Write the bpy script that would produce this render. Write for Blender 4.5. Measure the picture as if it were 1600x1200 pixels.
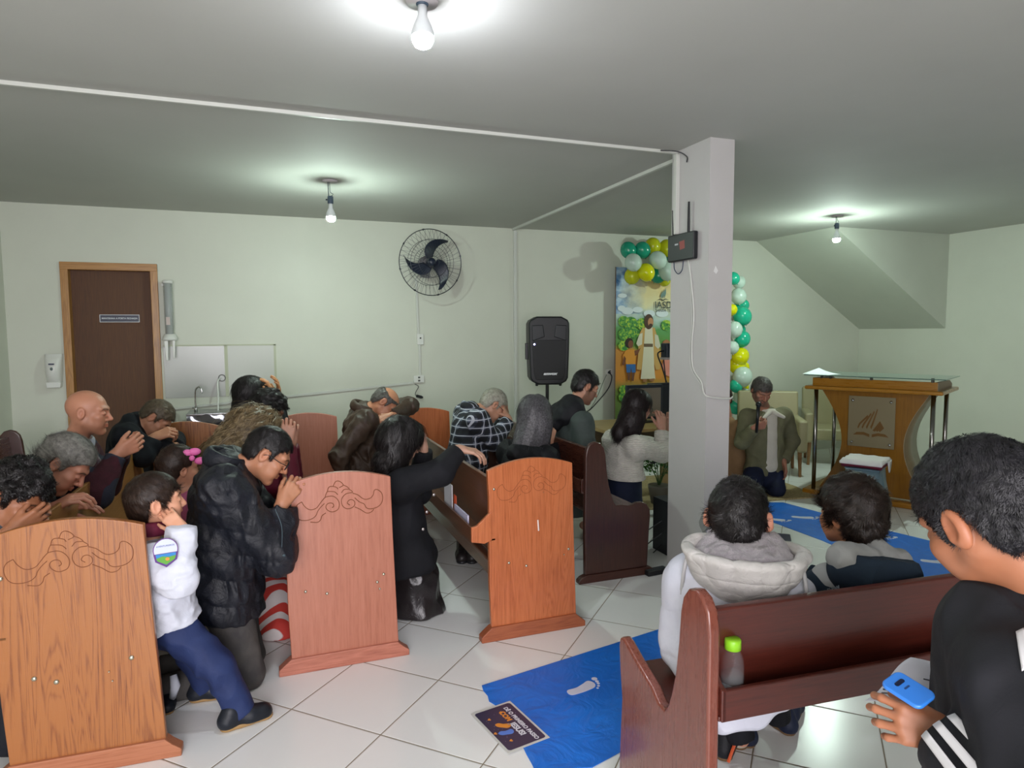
import bpy, bmesh, math, random
import numpy as np
from mathutils import Vector, Matrix, Euler
random.seed(7); np.random.seed(7)
for o in list(bpy.data.objects): bpy.data.objects.remove(o)
SC = bpy.context.scene; COL = SC.collection
PI = math.pi

# ---------------------------------------------------------------- camera
EYE = 1.58; FPX = 1040.0
YAW, PITCH, ROLL = 0.35725, 0.07795, -0.00525
def cam_axes():
    cy, sy, cp, sp = math.cos(YAW), math.sin(YAW), math.cos(PITCH), math.sin(PITCH)
    f = Vector((sy*cp, cy*cp, -sp)); r = Vector((cy, -sy, 0)); u = r.cross(f)
    c, s = math.cos(ROLL), math.sin(ROLL)
    return c*r + s*u, -s*r + c*u, f
AR, AU, AF = cam_axes()
cd = bpy.data.cameras.new('camera'); cam = bpy.data.objects.new('camera', cd); COL.objects.link(cam)
cd.sensor_width = 36; cd.lens = FPX/1600*36; cd.clip_start = .02
cam.matrix_world = Matrix(((AR.x, AU.x, -AF.x, 0), (AR.y, AU.y, -AF.y, 0), (AR.z, AU.z, -AF.z, EYE), (0, 0, 0, 1)))
SC.camera = cam
# survey helpers: a sight line through a photo point, met with a real plane of the room
def _ray(x, y): return (x-800)/FPX*AR - (y-600)/FPX*AU + AF
def onX(x, y, v): d = _ray(x, y); return Vector((0, 0, EYE)) + d*(v/d.x)
def onY(x, y, v): d = _ray(x, y); return Vector((0, 0, EYE)) + d*(v/d.y)
def onZ(x, y, v): d = _ray(x, y); return Vector((0, 0, EYE)) + d*((v-EYE)/d.z)
def dep(x, y, v): return Vector((0, 0, EYE)) + _ray(x, y)*v

# ---------------------------------------------------------------- light
W = bpy.data.worlds.new('world'); SC.world = W; W.use_nodes = True
W.node_tree.nodes['Background'].inputs[0].default_value = (.75, .82, 1.0, 1)
W.node_tree.nodes['Background'].inputs[1].default_value = 1.0
def area(name, loc, rot, sx, sy, power, col):
    l = bpy.data.lights.new(name, 'AREA'); l.shape = 'RECTANGLE'; l.size = sx; l.size_y = sy; l.energy = power; l.color = col
    o = bpy.data.objects.new(name, l); COL.objects.link(o); o.location = loc; o.rotation_euler = rot
    return o
# overcast daylight coming in through the wide street doorway behind the camera
area('doorway_daylight', (-.65, -2.55, 1.55), (-PI/2+.55, 0, PI), 2.5, 2.1, 172, (1.0, .94, .97))
BULB_E = 1000.0
SC.view_settings.view_transform = 'Standard'; SC.view_settings.look = 'None'
SC.view_settings.exposure = 0.57; SC.view_settings.gamma = 1.0; SC.view_settings.use_curve_mapping = False
SC.cycles.max_bounces = 6; SC.cycles.diffuse_bounces = 4; SC.cycles.glossy_bounces = 3; SC.cycles.transmission_bounces = 6; SC.cycles.transparent_max_bounces = 12
SC.cycles.use_denoising = True; SC.cycles.caustics_reflective = False; SC.cycles.caustics_refractive = False; SC.cycles.sample_clamp_indirect = 6

# ---------------------------------------------------------------- materials
def lin(h):
    if isinstance(h, (tuple, list)): return tuple(h)[:3]
    h = h.lstrip('#'); c = [int(h[i:i+2], 16)/255 for i in (0, 2, 4)]
    return tuple(x/12.92 if x < .04045 else ((x+.055)/1.055)**2.4 for x in c)
class N:
    def __init__(s, name):
        s.m = bpy.data.materials.new(name); s.m.use_nodes = True; s.t = s.m.node_tree; s.n = s.t.nodes; s.b = s.n['Principled BSDF']
    def add(s, t, **k):
        n = s.n.new(t)
        for a, b in k.items():
            if a[0] == 'i' and a[1:].isdigit(): n.inputs[int(a[1:])].default_value = b
            else: setattr(n, a, b)
        return n
    def l(s, a, b): s.t.links.new(a, b)
    def coord(s, kind='Object', scale=(1, 1, 1), rot=(0, 0, 0), loc=(0, 0, 0)):
        tc = s.add('ShaderNodeTexCoord'); mp = s.add('ShaderNodeMapping'); s.l(tc.outputs[kind], mp.inputs[0])
        mp.inputs['Scale'].default_value = scale; mp.inputs['Rotation'].default_value = rot; mp.inputs['Location'].default_value = loc
        return mp.outputs[0]
    def noise(s, vec, scale, detail=4, rough=.55, dist=0):
        n = s.add('ShaderNodeTexNoise'); n.inputs['Scale'].default_value = scale; n.inputs['Detail'].default_value = detail
        n.inputs['Roughness'].default_value = rough; n.inputs['Distortion'].default_value = dist
        if vec is not None: s.l(vec, n.inputs['Vector'])
        return n.outputs[0]
    def ramp(s, fac, stops):
        r = s.add('ShaderNodeValToRGB'); cr = r.color_ramp
        while len(cr.elements) < len(stops): cr.elements.new(.5)
        for e, (p, c) in zip(cr.elements, stops): e.position = p; e.color = (*lin(c), 1)
        s.l(fac, r.inputs[0]); return r.outputs[0]
    def mix(s, fac, a, b, mode='MIX'):
        m = s.add('ShaderNodeMix', data_type='RGBA', blend_type=mode)
        for sock, v in ((m.inputs[0], fac), (m.inputs[6], a), (m.inputs[7], b)):
            if hasattr(v, 'is_output'): s.l(v, sock)
            elif sock is m.inputs[0]: sock.default_value = v
            else: sock.default_value = (*lin(v), 1)
        return m.outputs[2]
    def math(s, op, a, b=0.0, c=0.0):
        m = s.add('ShaderNodeMath', operation=op)
        for i, v in enumerate((a, b, c)):
            if hasattr(v, 'is_output'): s.l(v, m.inputs[i])
            else: m.inputs[i].default_value = v
        return m.outputs[0]
    def bump(s, h, strength=.2, dist=.01):
        b = s.add('ShaderNodeBump'); b.inputs['Strength'].default_value = strength; b.inputs['Distance'].default_value = dist
        s.l(h, b.inputs['Height']); s.l(b.outputs[0], s.b.inputs['Normal']); return b
    def set(s, **k):
        for a, v in k.items():
            sock = s.b.inputs[{'rough': 'Roughness', 'metal': 'Metallic', 'col': 'Base Color', 'trans': 'Transmission Weight', 'ior': 'IOR', 'coat': 'Coat Weight', 'sheen': 'Sheen Weight', 'sss': 'Subsurface Weight', 'spec': 'Specular IOR Level', 'alpha': 'Alpha'}[a]]
            if hasattr(v, 'is_output'): s.l(v, sock)
            elif a == 'col': sock.default_value = (*lin(v), 1)
            else: sock.default_value = v
        return s
_M = {}
def plain(name, col, rough=.5, metal=0, **k):
    if name in _M: return _M[name]
    m = N(name); m.set(col=col, rough=rough, metal=metal, **k); _M[name] = m.m; return m.m
def paint(name, col, col2, rough=.5, bump=.06, scale=2.0):
    m = N(name); v = m.coord(); n = m.noise(v, scale, 5); c = m.ramp(n, [(.35, col), (.68, col2)])
    m.set(col=c, rough=rough); m.bump(m.noise(v, 35, 3), bump, .004); _M[name] = m.m; return m.m
def wood(name, c1, c2, c3, axis='z', rough=.35, scale=1.0, contrast=1.0, coat=.0, pore=.25):
    m = N(name); lo = .06; sc = {'x': (lo, 1, 1), 'y': (1, lo, 1), 'z': (1, 1, lo)}[axis]
    oi = m.add('ShaderNodeObjectInfo'); tc = m.add('ShaderNodeTexCoord'); ad = m.add('ShaderNodeVectorMath', operation='ADD')
    mul = m.add('ShaderNodeVectorMath', operation='SCALE'); mul.inputs[0].default_value = (3.1, 7.7, 1.3); m.l(oi.outputs['Random'], mul.inputs['Scale'])
    m.l(tc.outputs['Object'], ad.inputs[0]); m.l(mul.outputs[0], ad.inputs[1])
    mp = m.add('ShaderNodeMapping'); mp.inputs['Scale'].default_value = [s*scale for s in sc]; m.l(ad.outputs[0], mp.inputs[0]); v = mp.outputs[0]
    big = m.noise(v, 7, 3, .5, 1.6); rings = m.math('FRACT', m.math('MULTIPLY', big, 15.0)); rings = m.math('ABSOLUTE', m.math('SUBTRACT', rings, .5)); fine = m.noise(v, 120, 5, .7)
    soft = m.noise(v, 2.2, 3, .5, .4)
    a = m.math('ADD', m.math('MULTIPLY', rings, .62*contrast), m.math('MULTIPLY', fine, .95))
    a = m.math('ADD', a, m.math('MULTIPLY', soft, .5))
    c = m.ramp(m.math('MULTIPLY', a, .85), [(.40, c3), (.56, c2), (.82, c1)])
    m.set(col=c, rough=m.math('ADD', m.math('MULTIPLY', fine, .12), rough-.06)); m.b.inputs['Coat Weight'].default_value = coat; m.b.inputs['Coat Roughness'].default_value = .12
    m.bump(m.math('ADD', fine, rings), pore, .0012); _M[name] = m.m; return m.m

# ---------------------------------------------------------------- mesh helpers
class MB:
    def __init__(s): s.v = []; s.f = []
    def add(s, vs, fs):
        o = len(s.v); s.v += [tuple(v) for v in vs]; s.f += [tuple(i+o for i in f) for f in fs]; return s
    def box(s, a, b, M=None):
        (x0, y0, z0), (x1, y1, z1) = a, b
        vs = [Vector(p) for p in ((x0, y0, z0), (x1, y0, z0), (x1, y1, z0), (x0, y1, z0), (x0, y0, z1), (x1, y0, z1), (x1, y1, z1), (x0, y1, z1))]
        if M is not None: vs = [M @ v for v in vs]
        return s.add(vs, [(3, 2, 1, 0), (4, 5, 6, 7), (0, 1, 5, 4), (1, 2, 6, 5), (2, 3, 7, 6), (3, 0, 4, 7)])
    def prism(s, poly, lo, hi, axis='y', M=None):
        n = len(poly); P = {'y': lambda p, t: (p[0], t, p[1]), 'x': lambda p, t: (t, p[0], p[1]), 'z': lambda p, t: (p[0], p[1], t)}[axis]
        vs = [Vector(P(p, lo)) for p in poly]+[Vector(P(p, hi)) for p in poly]
        if M is not None: vs = [M @ v for v in vs]
        return s.add(vs, [tuple(range(n))[::-1], tuple(range(n, 2*n))]+[(i, (i+1) % n, n+(i+1) % n, n+i) for i in range(n)])
    def tube(s, pts, r, n=8, caps=True, closed=False):
        pts = [Vector(p) for p in pts]; m = len(pts); rs = r if isinstance(r, (list, tuple)) else [r]*m; base = len(s.v); prev = None
        for i, p in enumerate(pts):
            if closed: t = pts[(i+1) % m]-pts[i-1]
            else: t = pts[min(i+1, m-1)]-pts[max(i-1, 0)]
            t.normalize()
            if prev is None: a = t.orthogonal().normalized()
            else: a = (prev-t*prev.dot(t)); a = a.normalized() if a.length > 1e-6 else t.orthogonal().normalized()
            prev = a; b = t.cross(a)
            for k in range(n):
                an = 2*PI*k/n; s.v.append(tuple(p+(a*math.cos(an)+b*math.sin(an))*rs[i]))
        for i in range(m if closed else m-1):
            for k in range(n):
                i2 = (i+1) % m
                s.f.append((base+i*n+k, base+i*n+(k+1) % n, base+i2*n+(k+1) % n, base+i2*n+k))
        if caps and not closed:
            s.f.append(tuple(base+k for k in range(n))[::-1]); s.f.append(tuple(base+(m-1)*n+k for k in range(n)))
        return s
    def lathe(s, prof, n=24, M=None):
        base = len(s.v); m = len(prof)
        for r, z in prof:
            for k in range(n):
                a = 2*PI*k/n; v = Vector((max(r, 1e-5)*math.cos(a), max(r, 1e-5)*math.sin(a), z)); s.v.append(tuple(M @ v if M is not None else v))
        for i in range(m-1):
            for k in range(n): s.f.append((base+i*n+k, base+i*n+(k+1) % n, base+(i+1)*n+(k+1) % n, base+(i+1)*n+k))
        s.f.append(tuple(base+k for k in range(n))[::-1]); s.f.append(tuple(base+(m-1)*n+k for k in range(n)))
        return s
    def ball(s, c, r, n=16, sq=(1, 1, 1)):
        M = Matrix.Translation(c) @ Matrix.Diagonal((*sq, 1)); k = n//2
        return s.lathe([(r*math.sin(PI*i/k), -r*math.cos(PI*i/k)) for i in range(k+1)], n, M)
    def grid(s, fn, nu, nv):
        b = len(s.v)
        for i in range(nu+1):
            for j in range(nv+1): s.v.append(tuple(fn(i/nu, j/nv)))
        for i in range(nu):
            for j in range(nv): s.f.append((b+i*(nv+1)+j, b+(i+1)*(nv+1)+j, b+(i+1)*(nv+1)+j+1, b+i*(nv+1)+j+1))
        return s
    def build(s, name, mat, parent=None, smooth=False, bevel=0, solid=0):
        me = bpy.data.meshes.new(name); me.from_pydata(s.v, [], s.f)
        bm = bmesh.new(); bm.from_mesh(me); bmesh.ops.remove_doubles(bm, verts=bm.verts, dist=1e-6); bmesh.ops.recalc_face_normals(bm, faces=bm.faces); bm.to_mesh(me); bm.free()
        if isinstance(mat, (list, tuple)):
            for x in mat: me.materials.append(x)
        else: me.materials.append(mat)
        o = bpy.data.objects.new(name, me); COL.objects.link(o)
        if parent: o.parent = parent
        if smooth:
            for p in me.polygons: p.use_smooth = True
        if solid: md = o.modifiers.new('solid', 'SOLIDIFY'); md.thickness = solid; md.offset = 0
        if bevel:
            md = o.modifiers.new('bevel', 'BEVEL'); md.width = bevel; md.segments = 3; md.limit_method = 'ANGLE'; md.angle_limit = .6
            for p in me.polygons: p.use_smooth = True
            w = o.modifiers.new('wn', 'WEIGHTED_NORMAL'); w.keep_sharp = True
        return o
def tag(o, label, cat, group=None):
    o['label'] = label; o['category'] = cat
    if group: o['group'] = group
    return o
def empty(name, loc=(0, 0, 0), rz=0, label=None, cat=None, group=None):
    o = bpy.data.objects.new(name, None); COL.objects.link(o); o.location = loc; o.rotation_euler = (0, 0, rz); o.empty_display_size = .05
    if label: tag(o, label, cat, group)
    return o
def struct(o): o['kind'] = 'structure'; return o
def smoothpts(pts, n=6, closed=False):
    P = [Vector(p) for p in pts]; out = []; m = len(P)
    for i in range(m if closed else m-1):
        p0 = P[(i-1) % m] if closed or i > 0 else P[0]*2-P[1]; p1 = P[i]; p2 = P[(i+1) % m]; p3 = P[(i+2) % m] if closed or i+2 < m else P[-1]*2-P[-2]
        for k in range(n):
            t = k/n; out.append(.5*((2*p1)+(p2-p0)*t+(2*p0-5*p1+4*p2-p3)*t*t+(3*p1-p0-3*p2+p3)*t**3))
    if not closed: out.append(P[-1])
    return out
_fonts = {}
def text(name, s, size, mat, M, parent=None, extrude=.0006, bold=0, align='CENTER', shear=0, sx=1):
    c = bpy.data.curves.new(name, 'FONT'); c.body = s; c.size = size; c.align_x = align; c.align_y = 'CENTER'; c.extrude = extrude; c.offset = bold; c.shear = shear
    c.materials.append(mat); t_ = bpy.data.objects.new('t', c); me = bpy.data.meshes.new_from_object(t_); bpy.data.objects.remove(t_); me.name = name; o = bpy.data.objects.new(name, me); COL.objects.link(o); o.matrix_world = M @ Matrix.Diagonal((sx, 1, 1, 1))
    if parent: o.parent = parent; o.matrix_parent_inverse = parent.matrix_world.inverted() if parent.type != 'EMPTY' else (Matrix.Translation(parent.location) @ parent.rotation_euler.to_matrix().to_4x4()).inverted()
    return o
def frame(o, x, z):
    "matrix with origin o, local x along x, local z along z"
    x = Vector(x).normalized(); z = Vector(z); z = (z-x*z.dot(x)).normalized(); y = z.cross(x)
    return Matrix(((x.x, y.x, z.x, o[0]), (x.y, y.y, z.y, o[1]), (x.z, y.z, z.z, o[2]), (0, 0, 0, 1)))
# ================================================================ the room
XL, XR, YB, YF, ZC = -2.03, 7.54, 6.80, -2.7, 2.69
wallm = paint('wall_paint', '#c9ccbf', '#cdd0c3', .5)
ceilm = paint('ceiling_paint', '#b5b6b0', '#bbbcb6', .8, .10, .9)
pillm = paint('pillar_paint', '#bab8b6', '#bfbdbc', .5)
whitep = plain('white_plastic', '#d8d9d4', .35); white_shade = plain('conduit_plastic', '#c9cbc4', .45)
blackp = plain('black_plastic', '#15171b', .45); chrome = plain('chrome', '#c8c8c8', .18, 1)
def floor_mat():
    m = N('floor_tiles'); v = m.coord('Object', rot=(0, 0, -math.radians(45.6)), loc=(0, 0, 0))
    sx = m.add('ShaderNodeSeparateXYZ'); m.l(v, sx.inputs[0])
    # lattice of 0.45 m tiles laid on the diagonal, one joint crossing at (0.70, 2.855)
    a = -math.radians(45.6); ox, oy = .70*math.cos(a)-2.855*math.sin(a), .70*math.sin(a)+2.855*math.cos(a)
    def joint(s, o):
        f = m.math('FRACT', m.math('ADD', m.math('DIVIDE', m.math('SUBTRACT', s, o), .45), 100.5)); return m.math('ABSOLUTE', m.math('SUBTRACT', f, .5))
    d = m.math('MINIMUM', joint(sx.outputs[0], ox), joint(sx.outputs[1], oy)); g = m.math('LESS_THAN', d, .0055)
    edge = m.add('ShaderNodeMapRange'); edge.inputs['From Min'].default_value = .004; edge.inputs['From Max'].default_value = .014; m.l(d, edge.inputs['Value'])
    vo = m.coord(); spot = m.noise(vo, 1.3, 4); base = m.ramp(spot, [(.3, '#e6e7e6'), (.7, '#ecedec')])
    m.set(col=m.mix(g, base, '#857a68'), rough=m.math('ADD', m.math('MULTIPLY', g, .5), .21))
    sp = m.noise(vo, 420, 2, .6); h = m.math('ADD', m.math('MULTIPLY', sp, .07), edge.outputs[0]); m.bump(h, .42, .003)
    return m.m
struct(MB().box((XL-.1, YF, -.1), (XR+.1, YB+.1, 0)).build('floor', floor_mat()))
struct(MB().box((XL-.1, YF, ZC), (XR+.1, YB+.1, ZC+.1)).build('ceiling', ceilm))
struct(MB().box((XL-.1, YF, 0), (XL, YB, ZC)).build('wall_left', wallm))
struct(MB().box((XR, YF, 0), (XR+.1, YB, ZC)).build('wall_right', wallm))
# back wall with the door opening cut out
DX0, DX1, DZ = -1.615, -.875, 2.155
b = MB(); b.box((XL-.1, YB, 0), (DX0, YB+.14, ZC)); b.box((DX1, YB, 0), (XR+.1, YB+.14, ZC)); b.box((DX0, YB, DZ), (DX1, YB+.14, ZC)); struct(b.build('wall_back', wallm))
# wall behind the camera with the wide street doorway
b = MB(); b.box((XL, YF-.12, 0), (-1.92, YF, ZC)); b.box((.65, YF-.12, 0), (XR, YF, ZC)); b.box((-1.92, YF-.12, 2.55), (.65, YF, ZC)); struct(b.build('wall_front', wallm))
struct(MB().box((2.445, 3.27, 0), (2.615, 3.65, ZC)).build('wall_pillar', pillm))
# sloping underside of the stair in the far right corner
prof = [(5.80, ZC), (XR, ZC), (XR, 1.595)]
struct(MB().prism([(5.80, ZC), (XR, ZC), (XR, 1.595)], 5.585, YB, 'y').build('ceiling_stair_slope', paint('stair_paint', '#bcc1b5', '#c1c6ba', .5)))
# peeling paint on the pillar
b = MB(); P = [onX(x, y, 2.4435) for x, y in ((1098, 799), (1104, 800), (1106, 812), (1104, 826), (1099, 839), (1097, 830), (1093, 822), (1092, 815), (1095, 808))]
b.add(P, [tuple(range(len(P)))]); o = b.build('paint_chip', plain('bare_plaster', '#8f8f8b', .8), solid=.001); tag(o, 'grey patch of peeled paint low on the pillar', 'paint damage')
# patch of board behind the water cooler
e = empty('wall_panel', (-.36, YB, 1.23), 0, 'flat two tone grey and white splash panel on wall behind the water cooler', 'wall panel')
MB().box((-.49, -.006, -.24), (.02, 0, .24)).build('grey_sheet', plain('panel_grey', '#a9aaa6', .25), e)
MB().box((.045, -.006, -.22), (.455, 0, .235)).build('white_sheet', plain('panel_white', '#c4c5bf', .4), e)
b = MB(); b.box((.018, -.008, -.24), (.047, 0, .24)); b.box((.455, -.008, -.23), (.475, 0, .245)); b.box((-.49, -.008, .235), (.475, 0, .248)); b.build('trim', plain('old_glue', '#b9bda6', .7), e)
# ---- door
oak = wood('oak_frame', '#ad7c41', '#9a6a33', '#7e5226', 'z', .35); oakx = wood('oak_frame_cross', '#ad7c41', '#9a6a33', '#7e5226', 'x', .35)
doorw = wood('door_veneer', '#5d3a1e', '#503018', '#412611', 'z', .62, .8, .35)
e = struct(empty('door_1', (-1.245, YB, 0)))
b = MB(); b.box((-.375, -.02, 0), (-.315, .13, 2.205)); b.box((.315, -.02, 0), (.375, .13, 2.205)); b.build('door_frame', oak, e, bevel=.004)
MB().box((-.375, -.022, 2.14), (.375, .13, 2.205)).build('lintel', oakx, e, bevel=.004)
MB().box((-.315, .07, .005), (.315, .105, 2.14)).build('door_panel', doorw, e)
e = empty('door_sign', (-1.198, YB+.068, 1.72), 0, 'small navy sign with white letters stuck on the brown door', 'sign')
MB().box((-.157, -.004, -.034), (.157, 0, .034)).build('sign_border', plain('sign_white', '#c9ccd2', .4), e); MB().box((-.152, -.005, -.029), (.152, -.003, .029)).build('sign_face', plain('sign_navy', '#17223a', .4), e)
text('lettering', 'MANTENHA A PORTA FECHADA', .0192, plain('letter_white', '#dfe3ea', .5), frame((-1.198, YB+.0625, 1.72), (1, 0, 0), (0, -1, 0)), e, bold=.0003)
# ---- conduits (surface-mounted cable channels)
def chan(name, a, b_, w, label, up=(0, 0, 1)):
    a, b_ = Vector(a), Vector(b_); d = (b_-a).normalized(); m = MB(); n = Vector(up); s = d.cross(n).normalized()*w/2; t = n*w*.55
    m.add([a-s-t, a+s-t, a+s+t, a-s+t, b_-s-t, b_+s-t, b_+s+t, b_-s+t], [(0, 1, 2, 3), (7, 6, 5, 4), (0, 4, 5, 1), (1, 5, 6, 2), (2, 6, 7, 3), (3, 7, 4, 0)])
    return tag(m.build(name, white_shade, bevel=.002), label, 'cable channel')
chan('cable_channel', (XL, 3.60, ZC-.008), (2.46, 3.60, ZC-.007), .019, 'long white cable channel crossing the ceiling from left wall to pillar')
chan('cable_channel', (2.56, YB, ZC-.008), (2.53, 3.65, ZC-.008), .026, 'white cable channel on the ceiling running from pillar to back wall')
chan('cable_channel', (2.575, YB-.008, 0), (2.575, YB-.008, ZC-.02), .034, 'tall vertical white cable channel on back wall left of the speaker', (0, -1, 0))
chan('cable_channel', (2.437, 3.585, 2.18), (2.437, 3.585, ZC-.02), .03, 'short vertical white cable channel on the pillar above the router', (-1, 0, 0))
chan('cable_channel', (1.505, YB-.008, 1.56), (1.49, YB-.008, 2.12), .022, 'thin vertical cable channel between wall fan and switch box', (0, -1, 0))
chan('cable_channel', (1.515, YB-.008, 1.12), (1.515, YB-.008, 1.46), .022, 'thin vertical cable channel between switch box and wall socket', (0, -1, 0))
pA, pB = onY(645, 598, YB-.008), onY(258, 640, YB-.008)
chan('cable_channel', pB, pA, .022, 'slanting cable channel low on the back wall leading to the socket', (0, -1, 0))
chan('cable_channel', onY(920, 669, YB-.006), onY(962, 668, YB-.006), .016, 'short thin cable channel low on back wall beside the banner', (0, -1, 0))
# black wire at the head of the pillar
MB().tube(smoothpts([(2.30, 3.56, 2.675), (2.38, 3.50, 2.66), (2.432, 3.48, 2.63), (2.44, 3.49, 2.60)]), .004).build('wire', blackp); tag(bpy.context.scene.objects['wire'], 'short loose black wire hanging where ceiling meets the pillar', 'wire')
# ---- switch and sockets
def plate(p, w, h, label, cat='socket', dark=True, name='wall_socket', plug=False):
    e = empty(name, (p[0], YB, p[2]), 0, label, cat)
    MB().box((-w/2, -.028, -h/2), (w/2, 0, h/2)).build('box', whitep, e, bevel=.005)
    if dark:
        b = MB()
        for s in (-1, 1): b.box((-.011, -.030, s*.016-.009), (.011, -.0275, s*.016+.009))
        b.build('outlet', plain('outlet_dark', '#4d504c', .5), e)
    else: MB().lathe([(.008, 0), (.008, .006), (.001, .008)], 14, frame((0, -.028, .012), (1, 0, 0), (0, -1, 0))).build('knob', blackp, e)
    return e
plate(onY(656, 530, YB), .07, .11, 'white fan switch box with a small dark knob on the back wall', 'switch', False, 'wall_switch')
plate(onY(654, 592, YB), .11, .075, 'white double socket on the back wall with a loose black plug below it')
s2 = plate(onY(951, 581, YB), .085, .065, 'white socket left of the banner with a black plug in it', dark=False)
q = onY(654, 597, YB-.03)
e = empty('plug_cable', q, 0, 'dark thin cable hanging below the double wall socket ending in a loose plug', 'cable')
A = [onY(x, y, YB-.03)-q for x, y in ((648, 600), (654, 604), (650, 612), (649, 617), (652, 619))]; MB().tube(smoothpts(A), .004, 6).build('cord', plain('cord_grey', '#50524f', .6), e)
p = onY(655, 620, YB-.03)-q; MB().tube([p+Vector((-.03, 0, .012)), p+Vector((.02, 0, -.004)), p+Vector((.04, 0, -.008))], [.014, .016, .009], 8).build('plug', blackp, e)
A = [onY(x, y, YB-.04) for x, y in ((953, 583), (956, 590), (951, 606), (938, 623), (922, 640), (910, 646))]
e = empty('power_cable', A[0], 0, 'black power cable drooping from the socket beside the banner', 'cable'); A = [a-A[0] for a in A]
MB().tube(smoothpts(A), .006, 6).build('cord', blackp, e); MB().tube([(-.012, .012, .01), (0, -.01, 0)], [.016, .012], 8).build('plug', blackp, e)
A = [onY(x, y, YB-.03) for x, y in ((948, 585), (942, 598), (934, 618), (922, 640))]; o = MB().tube(smoothpts(A), .0035, 6).build('thin_cable', plain('cord_green', '#6a7668', .6)); tag(o, 'thin grey cable drooping left of the black cable by the banner', 'cable')
# ---- soap dispenser
e = empty('soap_dispenser', (-1.70, YB, 1.27), 0, 'white wall soap dispenser left of the brown door', 'dispenser')
b = MB()
def sd(u, v):
    w = .068-.012*(1-v)**2; d = .09*(math.sin(PI*min(1, .12+v*.9)) ** .5 if v < .99 else .3)*.95+.015; a = (u-.5)*PI
    return (w*math.sin(a), -d*math.cos(a)**.6 if math.cos(a) > 1e-4 else 0, -.10+.24*v)
b.grid(sd, 16, 14).build('cover', whitep, e, True)
MB().prism([(-.05, -.15), (.05, -.15), (.058, -.10), (-.058, -.10)], -.075, 0, 'y').build('push_lever', plain('lever_white', '#dfe0dc', .3), e, bevel=.008)
MB().box((-.02, -.104, .05), (.02, -.09, .062)).build('dark_label', plain('label_navy', '#28324a', .4), e); MB().ball((0, -.1, .015), .011, 10, (1, .4, 1.3)).build('window', plain('window_grey', '#50605e', .3), e)
# ---- paper cup dispenser
e = empty('cup_dispenser', (-.785, YB-.075, 1.53), 0, 'tall clear tube cup dispenser right of the door', 'dispenser')
tubem = N('clear_tube'); tubem.set(col='#c3c8c6', rough=.12, alpha=.4)
MB().lathe([(.036, .03), (.038, .50), (.034, .50), (.032, .03)], 20).build('tube', tubem.m, e, True)
b = MB()
for i in range(26): b.lathe([(.020, .05+i*.016), (.029, .068+i*.016), (.027, .068+i*.016)], 14)
b.build('stacked_cups', plain('cup_white', '#cfd3d2', .4), e, True)
MB().lathe([(.001, .53), (.034, .53), (.045, .52), (.045, .50), (.03, .50)], 20).build('lid', whitep, e, True)
MB().lathe([(.03, .05), (.045, .045), (.062, .01), (.066, -.005), (.05, -.012), (.03, -.01)], 20).build('collar', whitep, e, True)
MB().prism([(-.045, -.01), (-.012, -.01), (-.018, -.19), (-.035, -.19)], -.03, -.018, 'y').build('prong', whitep, e, bevel=.003); MB().prism([(.022, -.01), (.045, -.01), (.036, -.17), (.024, -.17)], -.03, -.018, 'y').build('prong', whitep, e, bevel=.003)
for bx_ in (((-.04, 0, .02), (.04, .075, .04)), ((-.05, .0, .475), (-.02, .075, .50))): MB().box(*bx_).build('bracket', whitep, e, bevel=.003)
MB().box((-.02, -.037, .13), (.012, -.033, .20)).build('sticker', plain('sticker_pale', '#c9b9b4', .6), e)
# ---- water cooler
e = empty('water_cooler', (-.47, YB-.27, 0), 0, 'dark grey water cooler with a steel top and taps below the wall panel', 'water cooler')
steel = plain('brushed_steel', '#a9acad', .25, 1)
MB().box((-.165, -.16, .02), (.165, .16, .86)).build('cabinet', plain('cooler_dark', '#2d3038', .3, .3), e, bevel=.01)
b = MB(); b.box((-.175, -.17, .86), (.175, .17, .885)); b.build('steel_top', steel, e, bevel=.006)
MB().grid(lambda u, v: ((u-.5)*.34, -.172-.004*math.sin(u*9+v*4), .80+v*.07+.01*math.sin(u*17)), 20, 3).build('plastic_film', plain('film_shine', '#9a9da6', .12, .7), e, True)
MB().tube(smoothpts([(-.11, 0, .885), (-.11, 0, 1.05), (-.09, -.01, 1.10), (-.06, -.03, 1.10), (-.05, -.035, 1.05)]), .007).build('spout', chrome, e, True)
b = MB(); b.tube([(-.11, 0, .885), (-.11, 0, .93)], .014); b.tube([(-.14, 0, .92), (-.11, 0, .92)], .006); b.build('tap', chrome, e, True)
MB().tube(smoothpts([(.07, .02, .88), (.07, .1, 1.0), (.065, .2, 1.13), (.085, .255, 1.165)]), .008).build('hose', whitep, e, True)
A = [(.10+.03*math.cos(t*PI/6), .258, 1.165+.03*math.sin(t*PI/6)) for t in range(12)]; MB().tube(A, .004, 6, closed=True).build('hose_ring', plain('ring_grey', '#6e726e', .4, .6), e, True)
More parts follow.
